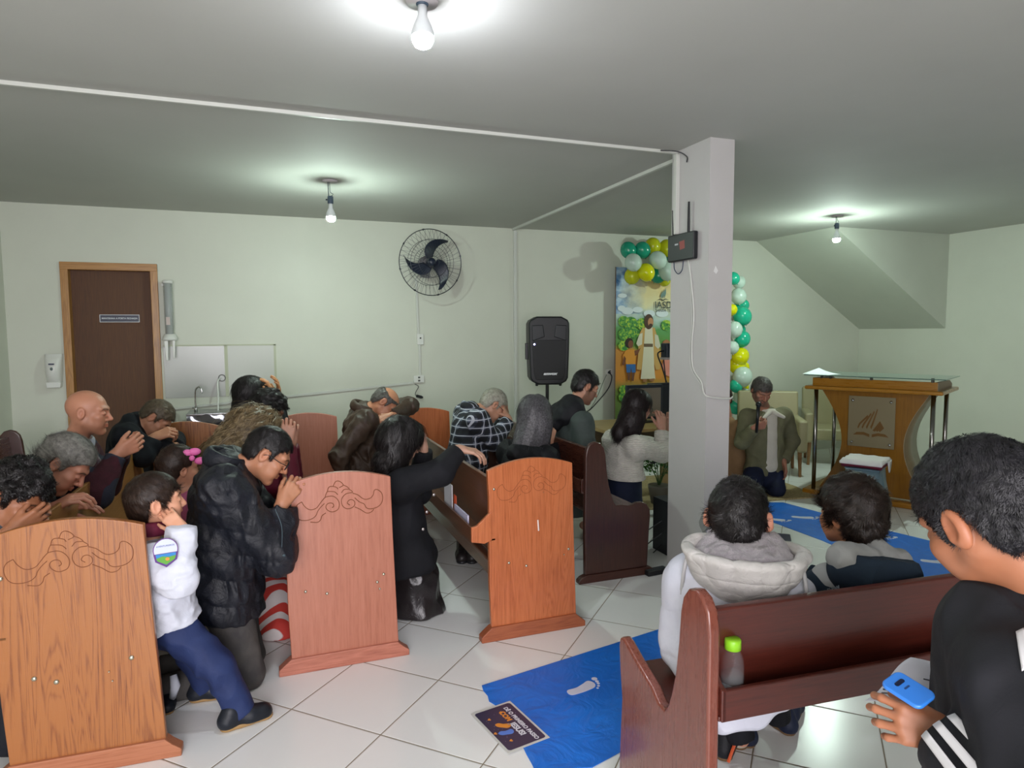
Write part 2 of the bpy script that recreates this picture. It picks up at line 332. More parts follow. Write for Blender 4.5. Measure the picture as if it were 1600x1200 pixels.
# ---- wall fan
def fan():
    c = Vector((1.585, YB-.27, 2.272)); e = empty('wall_fan', c, 0, 'wall mounted fan with three dark curved blades in a round wire cage', 'fan')
    R0 = .325; wire = plain('fan_wire', '#3b3e44', .4, .6); dk = plain('fan_blade', '#1c2436', .38)
    F = frame((0, 0, 0), (1, .12, 0), (.05, -1, -.02)); b = MB()
    def pt(r, a, z): return F @ Vector((r*math.cos(a), r*math.sin(a), z))
    def zf(r, s): return s*(.085*(1-(r/R0)**2.2))
    for s in (1, -1):
        for k in range(44 if s > 0 else 36):
            a = 2*PI*k/(44 if s > 0 else 36); b.tube([pt(r, a+ (.25*(r/R0) if s > 0 else 0), zf(r, s)) for r in (.05, .11, .18, .25, .30, R0)], .0013, 4, False)
        for r in (.055, .15, .225): b.tube([pt(r, 2*PI*k/40, zf(r, s)) for k in range(40)], .002, 5, closed=True)
    b.tube([pt(R0, 2*PI*k/64, 0) for k in range(64)], .0045, 6, closed=True)
    for k in range(8):
        a = 2*PI*(k+.3)/8; b.tube([pt(R0, a-.03, 0), pt(R0, a+.03, 0)], .008, 6)
    b.build('cage', wire, e)
    for k, a0 in enumerate((math.radians(98), math.radians(-22), math.radians(218))):
        b = MB()
        def bl(u, v):
            r = .045+.235*u; cur = a0-.95*u**1.5+.10; wd = (.028+.040*math.sin(PI*min(1, u*.9+.10))**.8)*(1-.70*u**5); off = (v-.5)*2*wd
            x = r*math.cos(cur)-off*math.sin(cur); y = r*math.sin(cur)+off*math.cos(cur); return F @ Vector((x, y, .03*(v-.5)*2*(1-.3*u)))
        b.grid(bl, 14, 8).build('blade', dk, e, True, solid=.004)
    MB().lathe([(.001, .06), (.03, .058), (.042, .035), (.045, -.03), (.03, -.05)], 24, F).build('hub', dk, e, True)
    MB().lathe([(.06, -.09), (.075, -.11), (.07, -.19), (.04, -.21)], 24, F).build('motor_housing', plain('fan_grey', '#6f6a6f', .5), e, True)
    b = MB(); b.tube([(0, .18, 0), (0, .262, -.05)], .018, 10); b.box((-.05, .25, -.13), (.05, .27, .0)); b.build('bracket', plain('fan_bracket', '#85888a', .5), e)
    MB().tube(smoothpts([(-.03, .2, -.05), (-.08, .25, -.12), (-.095, .262, -.16)]), .004, 6).build('cord', whitep, e)
fan()
# ---- bare bulbs
glow = N('bulb_glow'); glow.b.inputs['Base Color'].default_value = (1, 1, 1, 1); glow.b.inputs['Emission Color'].default_value = (.80, 1.0, .88, 1); glow.b.inputs['Emission Strength'].default_value = BULB_E
glow3 = N('bulb_glow_pulpit'); glow3.b.inputs['Base Color'].default_value = (1, 1, 1, 1); glow3.b.inputs['Emission Color'].default_value = (.80, 1.0, .88, 1); glow3.b.inputs['Emission Strength'].default_value = BULB_E*1.2
bulbplastic = plain('bulb_body', '#cfd4d6', .4)
glow2 = N('bulb_glow_cool'); glow2.b.inputs['Base Color'].default_value = (1, 1, 1, 1); glow2.b.inputs['Emission Color'].default_value = (.88, .91, 1.0, 1); glow2.b.inputs['Emission Strength'].default_value = BULB_E*.44
def bulb(x, y, top, zc, label, rad=.034, rose=True, sock='#3c4c5c', gm=None):
    e = empty('light_bulb', (x, y, ZC), 0, label, 'light bulb', 'bare ceiling bulbs')
    dz = zc-ZC
    MB().lathe([(rad*.35, dz-rad*1.02), (rad*.75, dz-rad*.82), (rad, dz-rad*.35), (rad*1.0, dz-rad*.05)], 24).build('globe', (gm or glow).m, e, True)
    MB().lathe([(rad*1.0, dz-rad*.05), (rad*1.07, dz+rad*.10), (rad*1.05, dz+rad*.35), (rad*.85, dz+rad*1.0), (rad*.45, dz+rad*1.9), (rad*.42, dz+rad*2.9)], 24).build('bulb_neck', bulbplastic, e, True)
    MB().lathe([(.019, dz+rad*2.8), (.021, dz+rad*2.9), (.021, dz+rad*4.3), (.016, dz+rad*4.4)], 18).build('socket', plain('socket_'+sock[1:], sock, .5), e, True)
    if rose: MB().lathe([(.052, -.012), (.055, -.004), (.055, -.001)], 28).build('ceiling_rose', plain('rose_plate', '#b9b4b6', .5), e, True)
    b = MB(); b.tube([(-.012, 0, dz+rad*4.2), (-.014, 0, -.005)], .0035, 6); b.tube(smoothpts([(.004, 0, dz+rad*4.3), (.02, .004, dz+rad*4.9), (.0, -.004, dz+rad*5.3), (-.004, 0, -.01)]), .002, 6)
    if rose: b.tube([(-.022, 0, dz+rad*3.6), (-.034, 0, dz+rad*3.6)], .006, 8)
    b.build('wires', plain('wire_dark', '#2b3440', .5), e)
    return e
p1, p2, p3 = onY(660.5, 58, 2.28), onY(517, 339, 5.11), onY(1307, 373, 5.046)
bulb(p1.x, p1.y, 0, p1.z, 'nearest bare bulb with blue white glow at the top of the picture', .036, gm=glow2)
bulb(p2.x, p2.y, 0, p2.z, 'bare bulb hanging left of the wall fan with a dark socket', .034)
bulb(p3.x, p3.y, 0, p3.z, 'bare bulb hanging over the pulpit near the stair slope', .034, gm=glow3)
# ---- router on the pillar
e = empty('router', (2.445, 3.50, 2.095), 0, 'black router with two tall antennas on the pillar', 'router')
MB().box((-.038, -.135, -.085), (-.004, .135, .08)).build('case', blackp, e, bevel=.008)
MB().add([(-.0385, .0, -.02), (-.0385, -.05, -.015), (-.0385, -.045, .035), (-.0385, .01, .03)], [(0, 1, 2, 3)]).build('red_mark', plain('mark_red', '#8d3a35', .5), e)
MB().add([(-.0385, .055, .012), (-.0385, .02, .012), (-.0385, .02, .022), (-.0385, .055, .022)], [(0, 1, 2, 3)]).build('white_mark', plain('mark_white', '#b8babf', .5), e)
for yy, z1, t in ((.095, .235, .01), (-.06, .26, 0)):
    MB().tube([(-.02, yy, .07), (-.02, yy+t, z1)], [.0085, .0065], 8).build('antenna', blackp, e)
A = [Vector((-.012, .10, -.085)), Vector((-.014, .09, -.13)), Vector((-.014, .05, -.16)), Vector((-.014, .01, -.14)), Vector((-.012, 0, -.085))]; MB().tube(smoothpts(A), .003, 6).build('cord', plain('cord_blue', '#1e2a4c', .5), e)
A = [onX(x, y, 2.44) for x, y in ((1075, 405), (1079, 430), (1083, 470), (1084, 500), (1081, 540), (1083, 575), (1096, 597))]+[Vector((2.438, 3.28, 1.21)), Vector((2.47, 3.262, 1.19)), Vector((2.6, 3.262, 1.175)), Vector((2.66, 3.30, 1.18))]
o = MB().tube(smoothpts(A), .0055, 6).build('network_cable', white_shade, None, True); tag(o, 'white cable hanging from the router and wrapping round the pillar', 'cable')
A = [onX(x, y, 2.441) for x, y in ((1078, 407), (1079, 440), (1081, 500), (1078, 550), (1082, 580), (1098, 604))]
o = MB().tube(smoothpts(A), .003, 6).build('thin_cable', white_shade, None, True); tag(o, 'thinner second white cable hanging beside the router cable', 'cable')
# scuffed corner marks and tile skirting at the pillar foot
b = MB(); P = [onY(x, y, 3.269) for x, y in ((1118, 415), (1122, 423), (1119, 428), (1115, 424))]; b.add(P, [(0, 1, 2, 3)]); tag(b.build('plaster_scar', plain('scar_white', '#dddddb', .6), solid=.001), 'tiny white scar on the front of the pillar', 'paint damage')
MB().box((2.42, 3.30, 0), (2.446, 3.52, .085)).build('skirting_tile', plain('tile_white', '#bdbdb8', .3), None, bevel=.002); tag(SC.objects['skirting_tile'], 'loose pale tile leaning at the foot of the pillar', 'tile')
# ================================================================ pews
woods = {
 'honey': dict(z=wood('honey_oak', '#9e6334', '#7f4926', '#522b13', 'z', .36, 1, 1.5, .15, .35), y=wood('honey_oak_long', '#9c7040', '#86592b', '#6d4520', 'y', .3, 1, .5, .2), foot=wood('honey_foot', '#a86b4c', '#945839', '#6b3b22', 'x', .5, 1, .6)),
 'rose': dict(z=wood('rose_wood', '#b37560', '#a76852', '#985c47', 'z', .36, .8, .12, .15, .1), y=wood('rose_wood_long', '#7d4835', '#6b3a2a', '#55291c', 'y', .35, 1, .4, .2), foot=wood('rose_foot', '#b67460', '#a0604d', '#7d4535', 'x', .5, 1, .5)),
 'amber': dict(z=wood('amber_oak', '#bb6b40', '#a65a32', '#824424', 'z', .34, 1.1, .9, .2, .25), y=wood('amber_oak_long', '#6c4632', '#573424', '#442619', 'y', .3, 1, .4, .3), foot=wood('amber_foot', '#9a5636', '#84442a', '#5d2c1b', 'x', .5, 1, .6)),
 'dark': dict(z=wood('dark_mahogany', '#46271f', '#3a2019', '#2c1812', 'z', .3, 1, .4, .25), y=wood('dark_mahogany_long', '#4d2b20', '#40221a', '#301812', 'y', .28, 1, .4, .3), foot=wood('dark_foot', '#46271f', '#3a2019', '#2c1812', 'x', .4)),
 'red': dict(z=wood('red_mahogany', '#7a4335', '#6b382c', '#552a21', 'z', .28, 1, .3, .35, .08), y=wood('red_mahogany_long', '#57241b', '#481d16', '#391612', 'y', .34, 1, .3, .12, .05), foot=wood('red_foot', '#6a3328', '#5a2a20', '#421c15', 'x', .35)),
}
boltm = plain('bolt_steel', '#b9b6a4', .25, .9)
groove = plain('carved_groove', '#74401f', .8)
SCROLL = [[(345,440),(365,480),(400,515),(440,525),(490,505),(530,455),(575,400),(610,385),(660,382),(700,410),(720,450),(720,490),(700,530),(650,552),(610,540),(585,510),(590,475),(620,455),(655,460),(665,490),(645,505)],
 [(345,440),(300,470),(275,520),(285,590),(320,630),(380,637),(440,620),(480,585),(500,540),(530,500),(570,460)], [(420,655),(490,660),(525,630),(540,590),(580,560)],
 [(580,390),(600,340),(620,330),(680,335),(710,365)], [(605,335),(620,290),(650,275),(700,285),(715,305)], [(668,275),(690,230),(720,218),(755,235),(770,265),(730,290)],
 [(770,260),(810,280),(830,305),(780,310),(750,345)], [(830,305),(865,340),(800,355),(755,400),(745,450),(760,495),(800,520),(850,510),(880,480),(880,440),(850,420),(820,430),(805,460),(830,480)],
 [(865,350),(920,370),(960,405),(1000,420),(1050,405),(1080,370),(1095,320),(1130,315),(1170,350),(1180,410),(1160,470),(1110,510),(1040,525),(1000,510),(980,470),(930,445),(885,400)], [(880,500),(940,530),(1000,570),(1050,560),(1080,530)]]
def panel_a(w=.49, lean=.022):
    return [(x+lean*(.45-z), z) for x, z in panel_a0(w)]
def panel_a0(w=.49):
    top = [(w*t, .885+.007*t+.045*math.sin(PI*min(1, max(0, t)))**.9) for t in [i/16 for i in range(17)]]
    return [(-.002, .07)]+[(-.006, .3), (0, .62), (.004, .75)]+[(x if i else 0.0, z) for i, (x, z) in enumerate(top)]+[(w, .6), (w+.006, .07)]
def foot_poly(a, b): return [(a, 0), (b, 0), (b, .028), (b-.03, .05), (b-.055, .075), (a+.055, .075), (a+.03, .055), (a, .03)]
def pew_a(x, y, L, rz, wd, label, bolts, scroll=1.0, w=.49, lean=.022):
    e = empty('pew', (x, y, 0), rz, label, 'pew', 'carved wooden pews'); m = woods[wd]
    for far in (0, 1):
        y0 = far*(L-.03); M = Matrix.Translation((0, y0, 0))
        p = MB().prism(panel_a(w, lean), 0, .03, 'y', M).build('end_panel', m['z'], e, bevel=.004)
        MB().prism(foot_poly(-.06+lean*.42, w+.055+lean*.42), -.012, .042, 'y', M).build('foot', m['foot'], e, bevel=.004)
        if not far:
            if scroll:
                b = MB()
                for c in SCROLL:
                    pts = []
                    for (cx, cy) in c:
                        u = (cx-165)/1110; z = .885-(cy-(280-.0946*(cx-160)))*.00044*(w/.49)+.006*u; pts.append((u*w+lean*(.45-z), -.0004, z))
                    b.tube(smoothpts(pts, 4), .0019*scroll, 5)
                b.build('carved_scroll', groove, p, True)
            for (bx, bz, r) in bolts: MB().lathe([(r, 0), (r, .003), (r*.6, .006), (.0005, .0065)], 12, frame((bx+lean*(.45-bz), 0, bz), (1, 0, 0), (0, -1, 0))).build('bolt', boltm, p, True)
    M = frame((.028, 0, .60), (0, 1, 0), (-.07, 0, 1))
    MB().box((.03, -.011, -.16), (L-.03, .011, .245), M).build('backrest', m['y'], e, bevel=.005)
    MB().box((.0, .03, .40), (w-.06, L-.03, .425)).build('seat', m['y'], e, bevel=.006)
    MB().box((.02, .03, .32), (.045, L-.03, .40)).build('seat_rail', m['y'], e)
    b = MB(); b.box((-.085, .0, .525), (.03, L, .537)); b.prism([(-.095, .525), (-.083, .525), (-.083, .60), (-.095, .60)], .0, L, 'y'); s = b.build('book_rack', m['y'], e, bevel=.002)
    for yy in (-.004, L-.014): MB().prism([(-.098, .53), (-.03, .515), (.01, .53), (.01, .68), (-.03, .645), (-.07, .61), (-.098, .605)], yy, yy+.018, 'y').build('rack_end', m['z'], e, bevel=.003)
    return e
b1 = [(.10, .375, .009), (.165, .352, .009), (.405, .402, .009), (.33, .362, .0035), (.338, .326, .0035), (.035, .745, .009)]
pew_a(-.893, 2.70, 2.75, -.035, 'honey', 'nearest honey oak pew at the left edge with carved end panel and brass bolts', b1, .7, .486, .042)
b2 = [(.075, .385, .007), (.17, .362, .007), (.437, .42, .007), (.405, .385, .007), (.415, .350, .0055), (.028, .80, .007), (.385, .455, .001)]
pew_a(.072, 3.15, 2.5, 0, 'rose', 'pinkish brown pew with clearly carved scroll, between the kneeling man and woman in black', b2, .95, .49)
b3 = [(.10, .40, .007), (.195, .372, .007), (.437, .432, .007), (.41, .405, .004), (.03, .79, .007), (.30, .75, .002)]
p3o = pew_a(1.045, 3.13, 2.5, 0, 'amber', 'orange brown oak pew with white scratch, middle of the row of end panels', b3, .45, .47)
MB().tube([(.262, -.002, .607), (.266, -.002, .55)], .0035, 6).build('white_scratch', plain('chalk_white', '#e9e2da', .6), p3o)
# dark pews with the rounded profile: local x from back to front, y along the pew
def prof_b():
    pts = [(0, .05), (-.003, .4), (0, .80), (.01, .855), (.035, .885), (.07, .897), (.105, .885), (.13, .855), (.142, .81), (.15, .72), (.165, .62), (.185, .55), (.205, .50), (.222, .478), (.26, .478)]
    return pts
def pew_b(x, y, L, rz, wd, label, arm, w=.47, group='dark rounded pews', far=True, near=True, flip=1):
    e = empty('pew', (x, y, 0), rz, label, 'pew', group); m = woods[wd]
    poly = prof_b()+arm
    for k in ([0] if near else [])+([1] if far else []):
        y0 = k*(L-.035)
        if flip < 0: y0 = -y0-.035
        M = Matrix.Translation((0, y0, 0)); MB().prism(poly, 0, .035, 'y', M).build('end_panel', m['z'], e, bevel=.009)
        MB().prism([(-.045, 0), (w+.04, 0), (w+.045, .02), (w+.02, .038), (w-.01, .052), (.01, .052), (-.025, .038), (-.045, .02)], -.008, .043, 'y', M).build('foot', m['foot'], e, bevel=.005)
    s = flip; Y = lambda t: s*t
    def bx(a, b_): return (a[0], min(Y(a[1]), Y(b_[1])), a[2]), (b_[0], max(Y(a[1]), Y(b_[1])), b_[2])
    M = frame((.085, 0, .60), (0, 1, 0), (-.13, 0, 1)); lo, hi = bx((0, .03, 0), (1, L-.03, 0))
    MB().box((lo[1], -.012, -.03), (hi[1], .012, .25), M).build('backrest', m['y'], e, bevel=.006)
    a, b_ = bx((.09 if flip > 0 else .155, .03, .40 if flip > 0 else .455), (w-.03, L-.03, .43 if flip > 0 else .48)); MB().box(a, b_).build('seat', m['y'], e, bevel=.006)
    b = MB(); a, b_ = bx((-.005, .03, .565), (.085, L-.03, .58)); b.box(a, b_); a, b_ = bx((-.012, .035, .566), (.004, L-.035, .652)); b.box(a, b_); b.build('book_rack', m['y'], e, bevel=.004)
    for yy in (.034, L-.05): a, b_ = min(Y(yy), Y(yy+.016)), max(Y(yy), Y(yy+.016)); MB().prism([(-.012, .566), (.08, .566), (.08, .72), (.045, .70), (.01, .66), (-.012, .652)], a, b_, 'y').build('rack_end', m['y'], e, bevel=.004)
    return e
armA = [(.31, .468), (.34, .47), (.37, .482), (.41, .482), (.445, .465), (.468, .43), (.472, .39), (.465, .30), (.452, .05)]
pew_b(1.85, 3.66, 2.0, 0, 'dark', 'dark brown pew with rounded end, left of the white pillar', armA)
armB = [(.30, .505), (.40, .535), (.48, .565), (.505, .570), (.522, .56), (.528, .53), (.52, .45), (.505, .36), (.515, .22), (.525, .05)]
# foreground pew: local x becomes room +Y (people on it face the back wall)
pr = pew_b(1.048, 1.372, 2.3, PI/2-.072, 'red', 'glossy red mahogany pew in the right foreground', armB, .53, flip=-1)
pew_b(-1.80, 3.2, 2.55, 0, 'dark', 'dark pew with rounded end against the wall at far left', armA, near=False)
# ================================================================ props
# ---- speaker on a stand
def speaker():
    c = onY(855, 547, 6.0); e = empty('loudspeaker', (c.x, c.y, c.z-.33), -.28, 'black plastic loudspeaker with a glowing blue light on a stand', 'speaker')
    H, Wd = .655, .40
    def pf(t):
        w = Wd/2*(1-.10*(1-t)**1.6-.03*t**4)*(1 if .05 < t < .95 else .97); return w
    poly = []
    n = 20
    for i in range(n+1):
        t = i/n; r = .07; w = pf(t); d = min(t, 1-t)*H
        if d < r: w -= r-math.sqrt(max(0, r*r-(r-d)**2))
        poly.append((w, t*H))
    full = poly+[(-w, z) for w, z in reversed(poly)]
    MB().prism(full, -.16, .14, 'y').build('cabinet', plain('speaker_case', '#0c0f14', .5), e, bevel=.018)
    b = MB(); b.prism([(-.13, .05), (.13, .05), (.15, .12), (.165, .40), (.15, .43), (-.15, .43), (-.165, .40), (-.15, .12)], -.168, -.155, 'y'); b.build('grille', plain('speaker_grille', '#080a0e', .6), e, bevel=.004)
    for s in (-1, 1): MB().prism([(s*.045, .46), (s*.165, .42), (s*.168, .57), (s*.06, .575)], -.166, -.15, 'y').build('horn_cheek', plain('speaker_cheek', '#14181d', .5), e, bevel=.008)
    MB().prism([(-.045, .45), (.045, .45), (.06, .58), (-.06, .58)], -.163, -.15, 'y').build('horn', plain('horn_black', '#0b0d12', .5), e)
    led = N('blue_led'); led.b.inputs['Emission Color'].default_value = (.25, .25, 1, 1); led.b.inputs['Emission Strength'].default_value = 14
    MB().ball((-.145, -.168, .39), .008, 10).build('power_light', led.m, e, True)
    text('logo', 'amvox', .036, plain('logo_white', '#e4e6ea', .5), frame((0.005, -.1695, .108), (1, 0, 0), (0, -1, 0)), None, bold=.002, shear=.3, sx=1.3).parent = e
    SC.objects['logo'].matrix_world = Matrix.Identity(4); o = SC.objects['logo']; o.matrix_basis = frame((0.005, -.1695, .108), (1, 0, 0), (0, -1, 0)) @ Matrix.Diagonal((1.3, 1, 1, 1))
    b = MB(); b.box((-.217, -.03, .24), (-.19, .03, .40)); b.build('side_handle', blackp, e, bevel=.006)
    for s in (-1, 1): MB().lathe([(.012, -.014), (.014, 0), (.014, .01)], 10, Matrix.Translation((s*.115, -.1, .0))).build('rubber_foot', blackp, e)
    s = empty('speaker_stand', (c.x, c.y, 0), 0, 'black pole stand under the loudspeaker', 'stand')
    MB().tube([(0, 0, .02), (0, 0, c.z-.325)], .017, 12).build('pole', blackp, s)
    for k in range(3):
        a = k*2*PI/3+.5; MB().tube([(0, 0, .55), (.12*math.cos(a), .12*math.sin(a), .45), (.42*math.cos(a), .42*math.sin(a), .02)], .011, 8).build('leg', blackp, s)
    MB().tube([(0, 0, .5), (0, 0, .6)], .028, 12).build('collar', blackp, s)
speaker()
# ---- banner
def flat(name, pts, mat, parent, M, z=0):
    b = MB(); b.add([M @ Vector((x, y, z)) for x, y in pts], [tuple(range(len(pts)))]); return b.build(name, mat, parent, solid=.0008)
def blob(cx, cy, rx, ry, n=20, a=0):
    return [(cx+rx*math.cos(t)*math.cos(a)-ry*math.sin(t)*math.sin(a), cy+rx*math.cos(t)*math.sin(a)+ry*math.sin(t)*math.cos(a)) for t in [2*PI*i/n for i in range(n)]]
def banner():
    YY = 6.70; x0, x1 = onY(962, 500, YY).x, 5.30; zt, zb = onY(962, 417, YY).z, .42; w, h = x1-x0, zt-zb
    e = empty('banner', (x0, YY, zb), 0, 'tall painted fabric banner with a robed man and a child behind the balloons', 'banner')
    F = frame((0, 0, 0), (1, 0, 0), (0, -1, 0))
    m = N('banner_print'); tc = m.add('ShaderNodeTexCoord'); sx = m.add('ShaderNodeSeparateXYZ'); m.l(tc.outputs['Object'], sx.inputs[0]); v = m.coord(scale=(1, 1, 1.3))
    n1 = m.noise(v, 4.2, 5, .6); zz = m.math('DIVIDE', sx.outputs[2], h); zq = m.math('ADD', zz, m.math('MULTIPLY', m.math('SUBTRACT', n1, .5), .16))
    base = m.ramp(zq, [(.0, '#4d6a33'), (.25, '#6b8438'), (.33, '#d08a34'), (.50, '#c88a3a'), (.53, '#5f8f3a'), (.63, '#5c9c58'), (.70, '#b9cfc8'), (.78, '#e4dcae'), (.90, '#dfc98a'), (1., '#215a94')])
    bl = m.add('ShaderNodeMapRange'); m.l(m.math('ADD', sx.outputs[0], m.math('MULTIPLY', n1, .3)), bl.inputs['Value']); bl.inputs['From Min'].default_value = .2; bl.inputs['From Max'].default_value = .55; bl.inputs['To Min'].default_value = 1; bl.inputs['To Max'].default_value = 0
    up = m.math('GREATER_THAN', zz, .72); c = m.mix(m.math('MULTIPLY', bl.outputs[0], up), base, m.ramp(m.noise(v, 5, 3), [(.4, '#2f6fae'), (.6, '#b9d2e4')]))
    m.set(col=c, rough=.6)
    MB().grid(lambda u, v_: (u*w, .004*math.sin(u*9)+.002, v_*h), 24, 4).build('fabric', m.m, e, True)
    MB().tube([(-.004, 0, 0), (-.004, 0, h)], .006, 6).build('edge', plain('banner_edge', '#6d5a4c', .6), e)
    sc = 1/119.0  # metres per photo pixel at the banner
    def Q(px, py): p = onY(px, py, YY); return (p.x-x0, p.z-zb)
    def L(pts): return [Q(*p) for p in pts]
    def put(name, pts, col, z=.012, M=F): return flat(name, L(pts) if pts and pts[0][0] > 5 else pts, plain('ink_'+name, col, .65), e, M, z)
    leaf = N('painted_leaves'); vv = leaf.coord(); leaf.set(col=leaf.ramp(leaf.noise(vv, 34, 3, .7), [(.35, '#2c6a34'), (.5, '#4d9a3e'), (.62, '#b7cf3a')]), rough=.6)
    for k, (cx, cy, r) in enumerate([(974, 502, 9), (985, 505, 11), (1003, 506, 10), (976, 522, 11), (990, 520, 9), (974, 540, 9), (1040, 508, 9), (974, 620, 9), (973, 608, 7)]):
        q = Q(cx, cy); flat('bush', blob(q[0], q[1], r*sc*.95, r*sc*.8), leaf.m, e, F, .008+.0006*k)
    cl = plain('ink_cloud', '#d9e3e6', .65)
    for k, (cx, cy, rx, ry) in enumerate([(971, 482, 6, 4), (980, 486, 9, 5), (996, 484, 8, 4), (972, 462, 7, 3), (1014, 490, 9, 5), (1034, 490, 10, 5)]):
        q = Q(cx, cy); flat('cloud', blob(q[0], q[1], rx*sc, ry*sc), cl, e, F, .0055+.0006*k)
    # robed figure
    put('coat', [(1003, 512), (1022, 512), (1027, 530), (1032, 560), (1030, 577), (1024, 578), (1019, 560), (1004, 560), (1001, 578), (994, 577), (997, 545), (995, 535), (999, 520)], '#c9a05c', .013)
    put('robe', [(1007, 512), (1018, 511), (1020, 540), (1021, 572), (1023, 592), (1000, 592), (1003, 565), (1005, 540)], '#d9d3ba', .0145)
    put('sleeve', [(998, 522), (1003, 520), (1002, 538), (996, 541), (993, 537)], '#d3ceb8', .0150); put('far_sleeve', [(1022, 522), (1027, 524), (1031, 541), (1027, 545), (1022, 540)], '#cfcab4', .0150)
    put('belt', [(1005, 537), (1019, 537), (1019, 542), (1005, 542)], '#6d5a42', .0155)
    q = Q(1014, 504); put('hair', blob(q[0]-.012, q[1]+.01, .062, .088), '#4a2f20', .0150); put('face', blob(q[0]+.012, q[1]+.004, .036, .052), '#c08a60', .0160); put('beard', blob(q[0]+.014, q[1]-.034, .026, .022), '#4a2f20', .0165)
    put('feet', [(1004, 592), (1010, 592), (1009, 597), (1003, 596)], '#9c6b44', .0155); put('foot_shape', [(1014, 592), (1022, 591), (1020, 596), (1013, 595)], '#9c6b44', .0155)
    # child
    q = Q(982, 537); put('child_hair', blob(q[0], q[1]+.008, .055, .058), '#2b1d18', .0150); put('child_face', blob(q[0]+.02, q[1]-.006, .034, .044), '#7c4a2f', .0158)
    put('orange_shirt', [(977, 547), (990, 546), (993, 552), (992, 570), (977, 570), (976, 556), (973, 562), (972, 556)], '#dd9430', .0150); put('blue_shorts', [(977, 569), (992, 569), (992, 582), (986, 582), (985, 575), (984, 582), (978, 582)], '#2d67a8', .0155)
    put('child_legs', [(979, 582), (984, 582), (983, 594), (980, 594)], '#6b4330', .0150); put('child_leg', [(986, 582), (991, 582), (989, 595), (986, 595)], '#6b4330', .0150); put('child_arm', [(990, 548), (997, 546), (1000, 543), (996, 553), (991, 556)], '#7c4a2f', .0152); put('arm_shape', [(974, 556), (977, 560), (974, 571), (971, 570)], '#7c4a2f', .0152)
    put('pink_dress', [(1036, 560), (1046, 558), (1050, 575), (1048, 590), (1038, 585), (1034, 572)], '#d98a78', .0150); q = Q(1040, 540); put('girl_hair', blob(q[0], q[1], .06, .07), '#a36b43', .0150)
    # emblem and wording
    ink = '#3f4a44'
    for k in range(3): put('flame', [(1031+k*2.6, 462-k*2), (1034+k*2.6, 455-k*2.6), (1034.5+k*2.6, 462-k*2), (1032+k*2.6, 467)], '#6d8a84', .0150+.0002*k)
    put('book', [(1026, 469), (1031, 466.5), (1035, 468.5), (1039, 466.5), (1044, 469), (1039, 468), (1035, 470.5), (1031, 468)], ink, .0155)
    q = Q(1035.5, 477); im = plain('ink_dark', ink, .6)
    o = text('initials', 'IASD', .112, im, Matrix.Identity(4), None, bold=.001); o.parent = e; o.matrix_basis = F @ Matrix.Translation((q[0], q[1], .015))
    q = Q(1038, 485.3); o = text('place_name', 'SANTA TEREZA', .046, im, Matrix.Identity(4), None); o.parent = e; o.matrix_basis = F @ Matrix.Translation((q[0]+.03, q[1], .015))
banner()
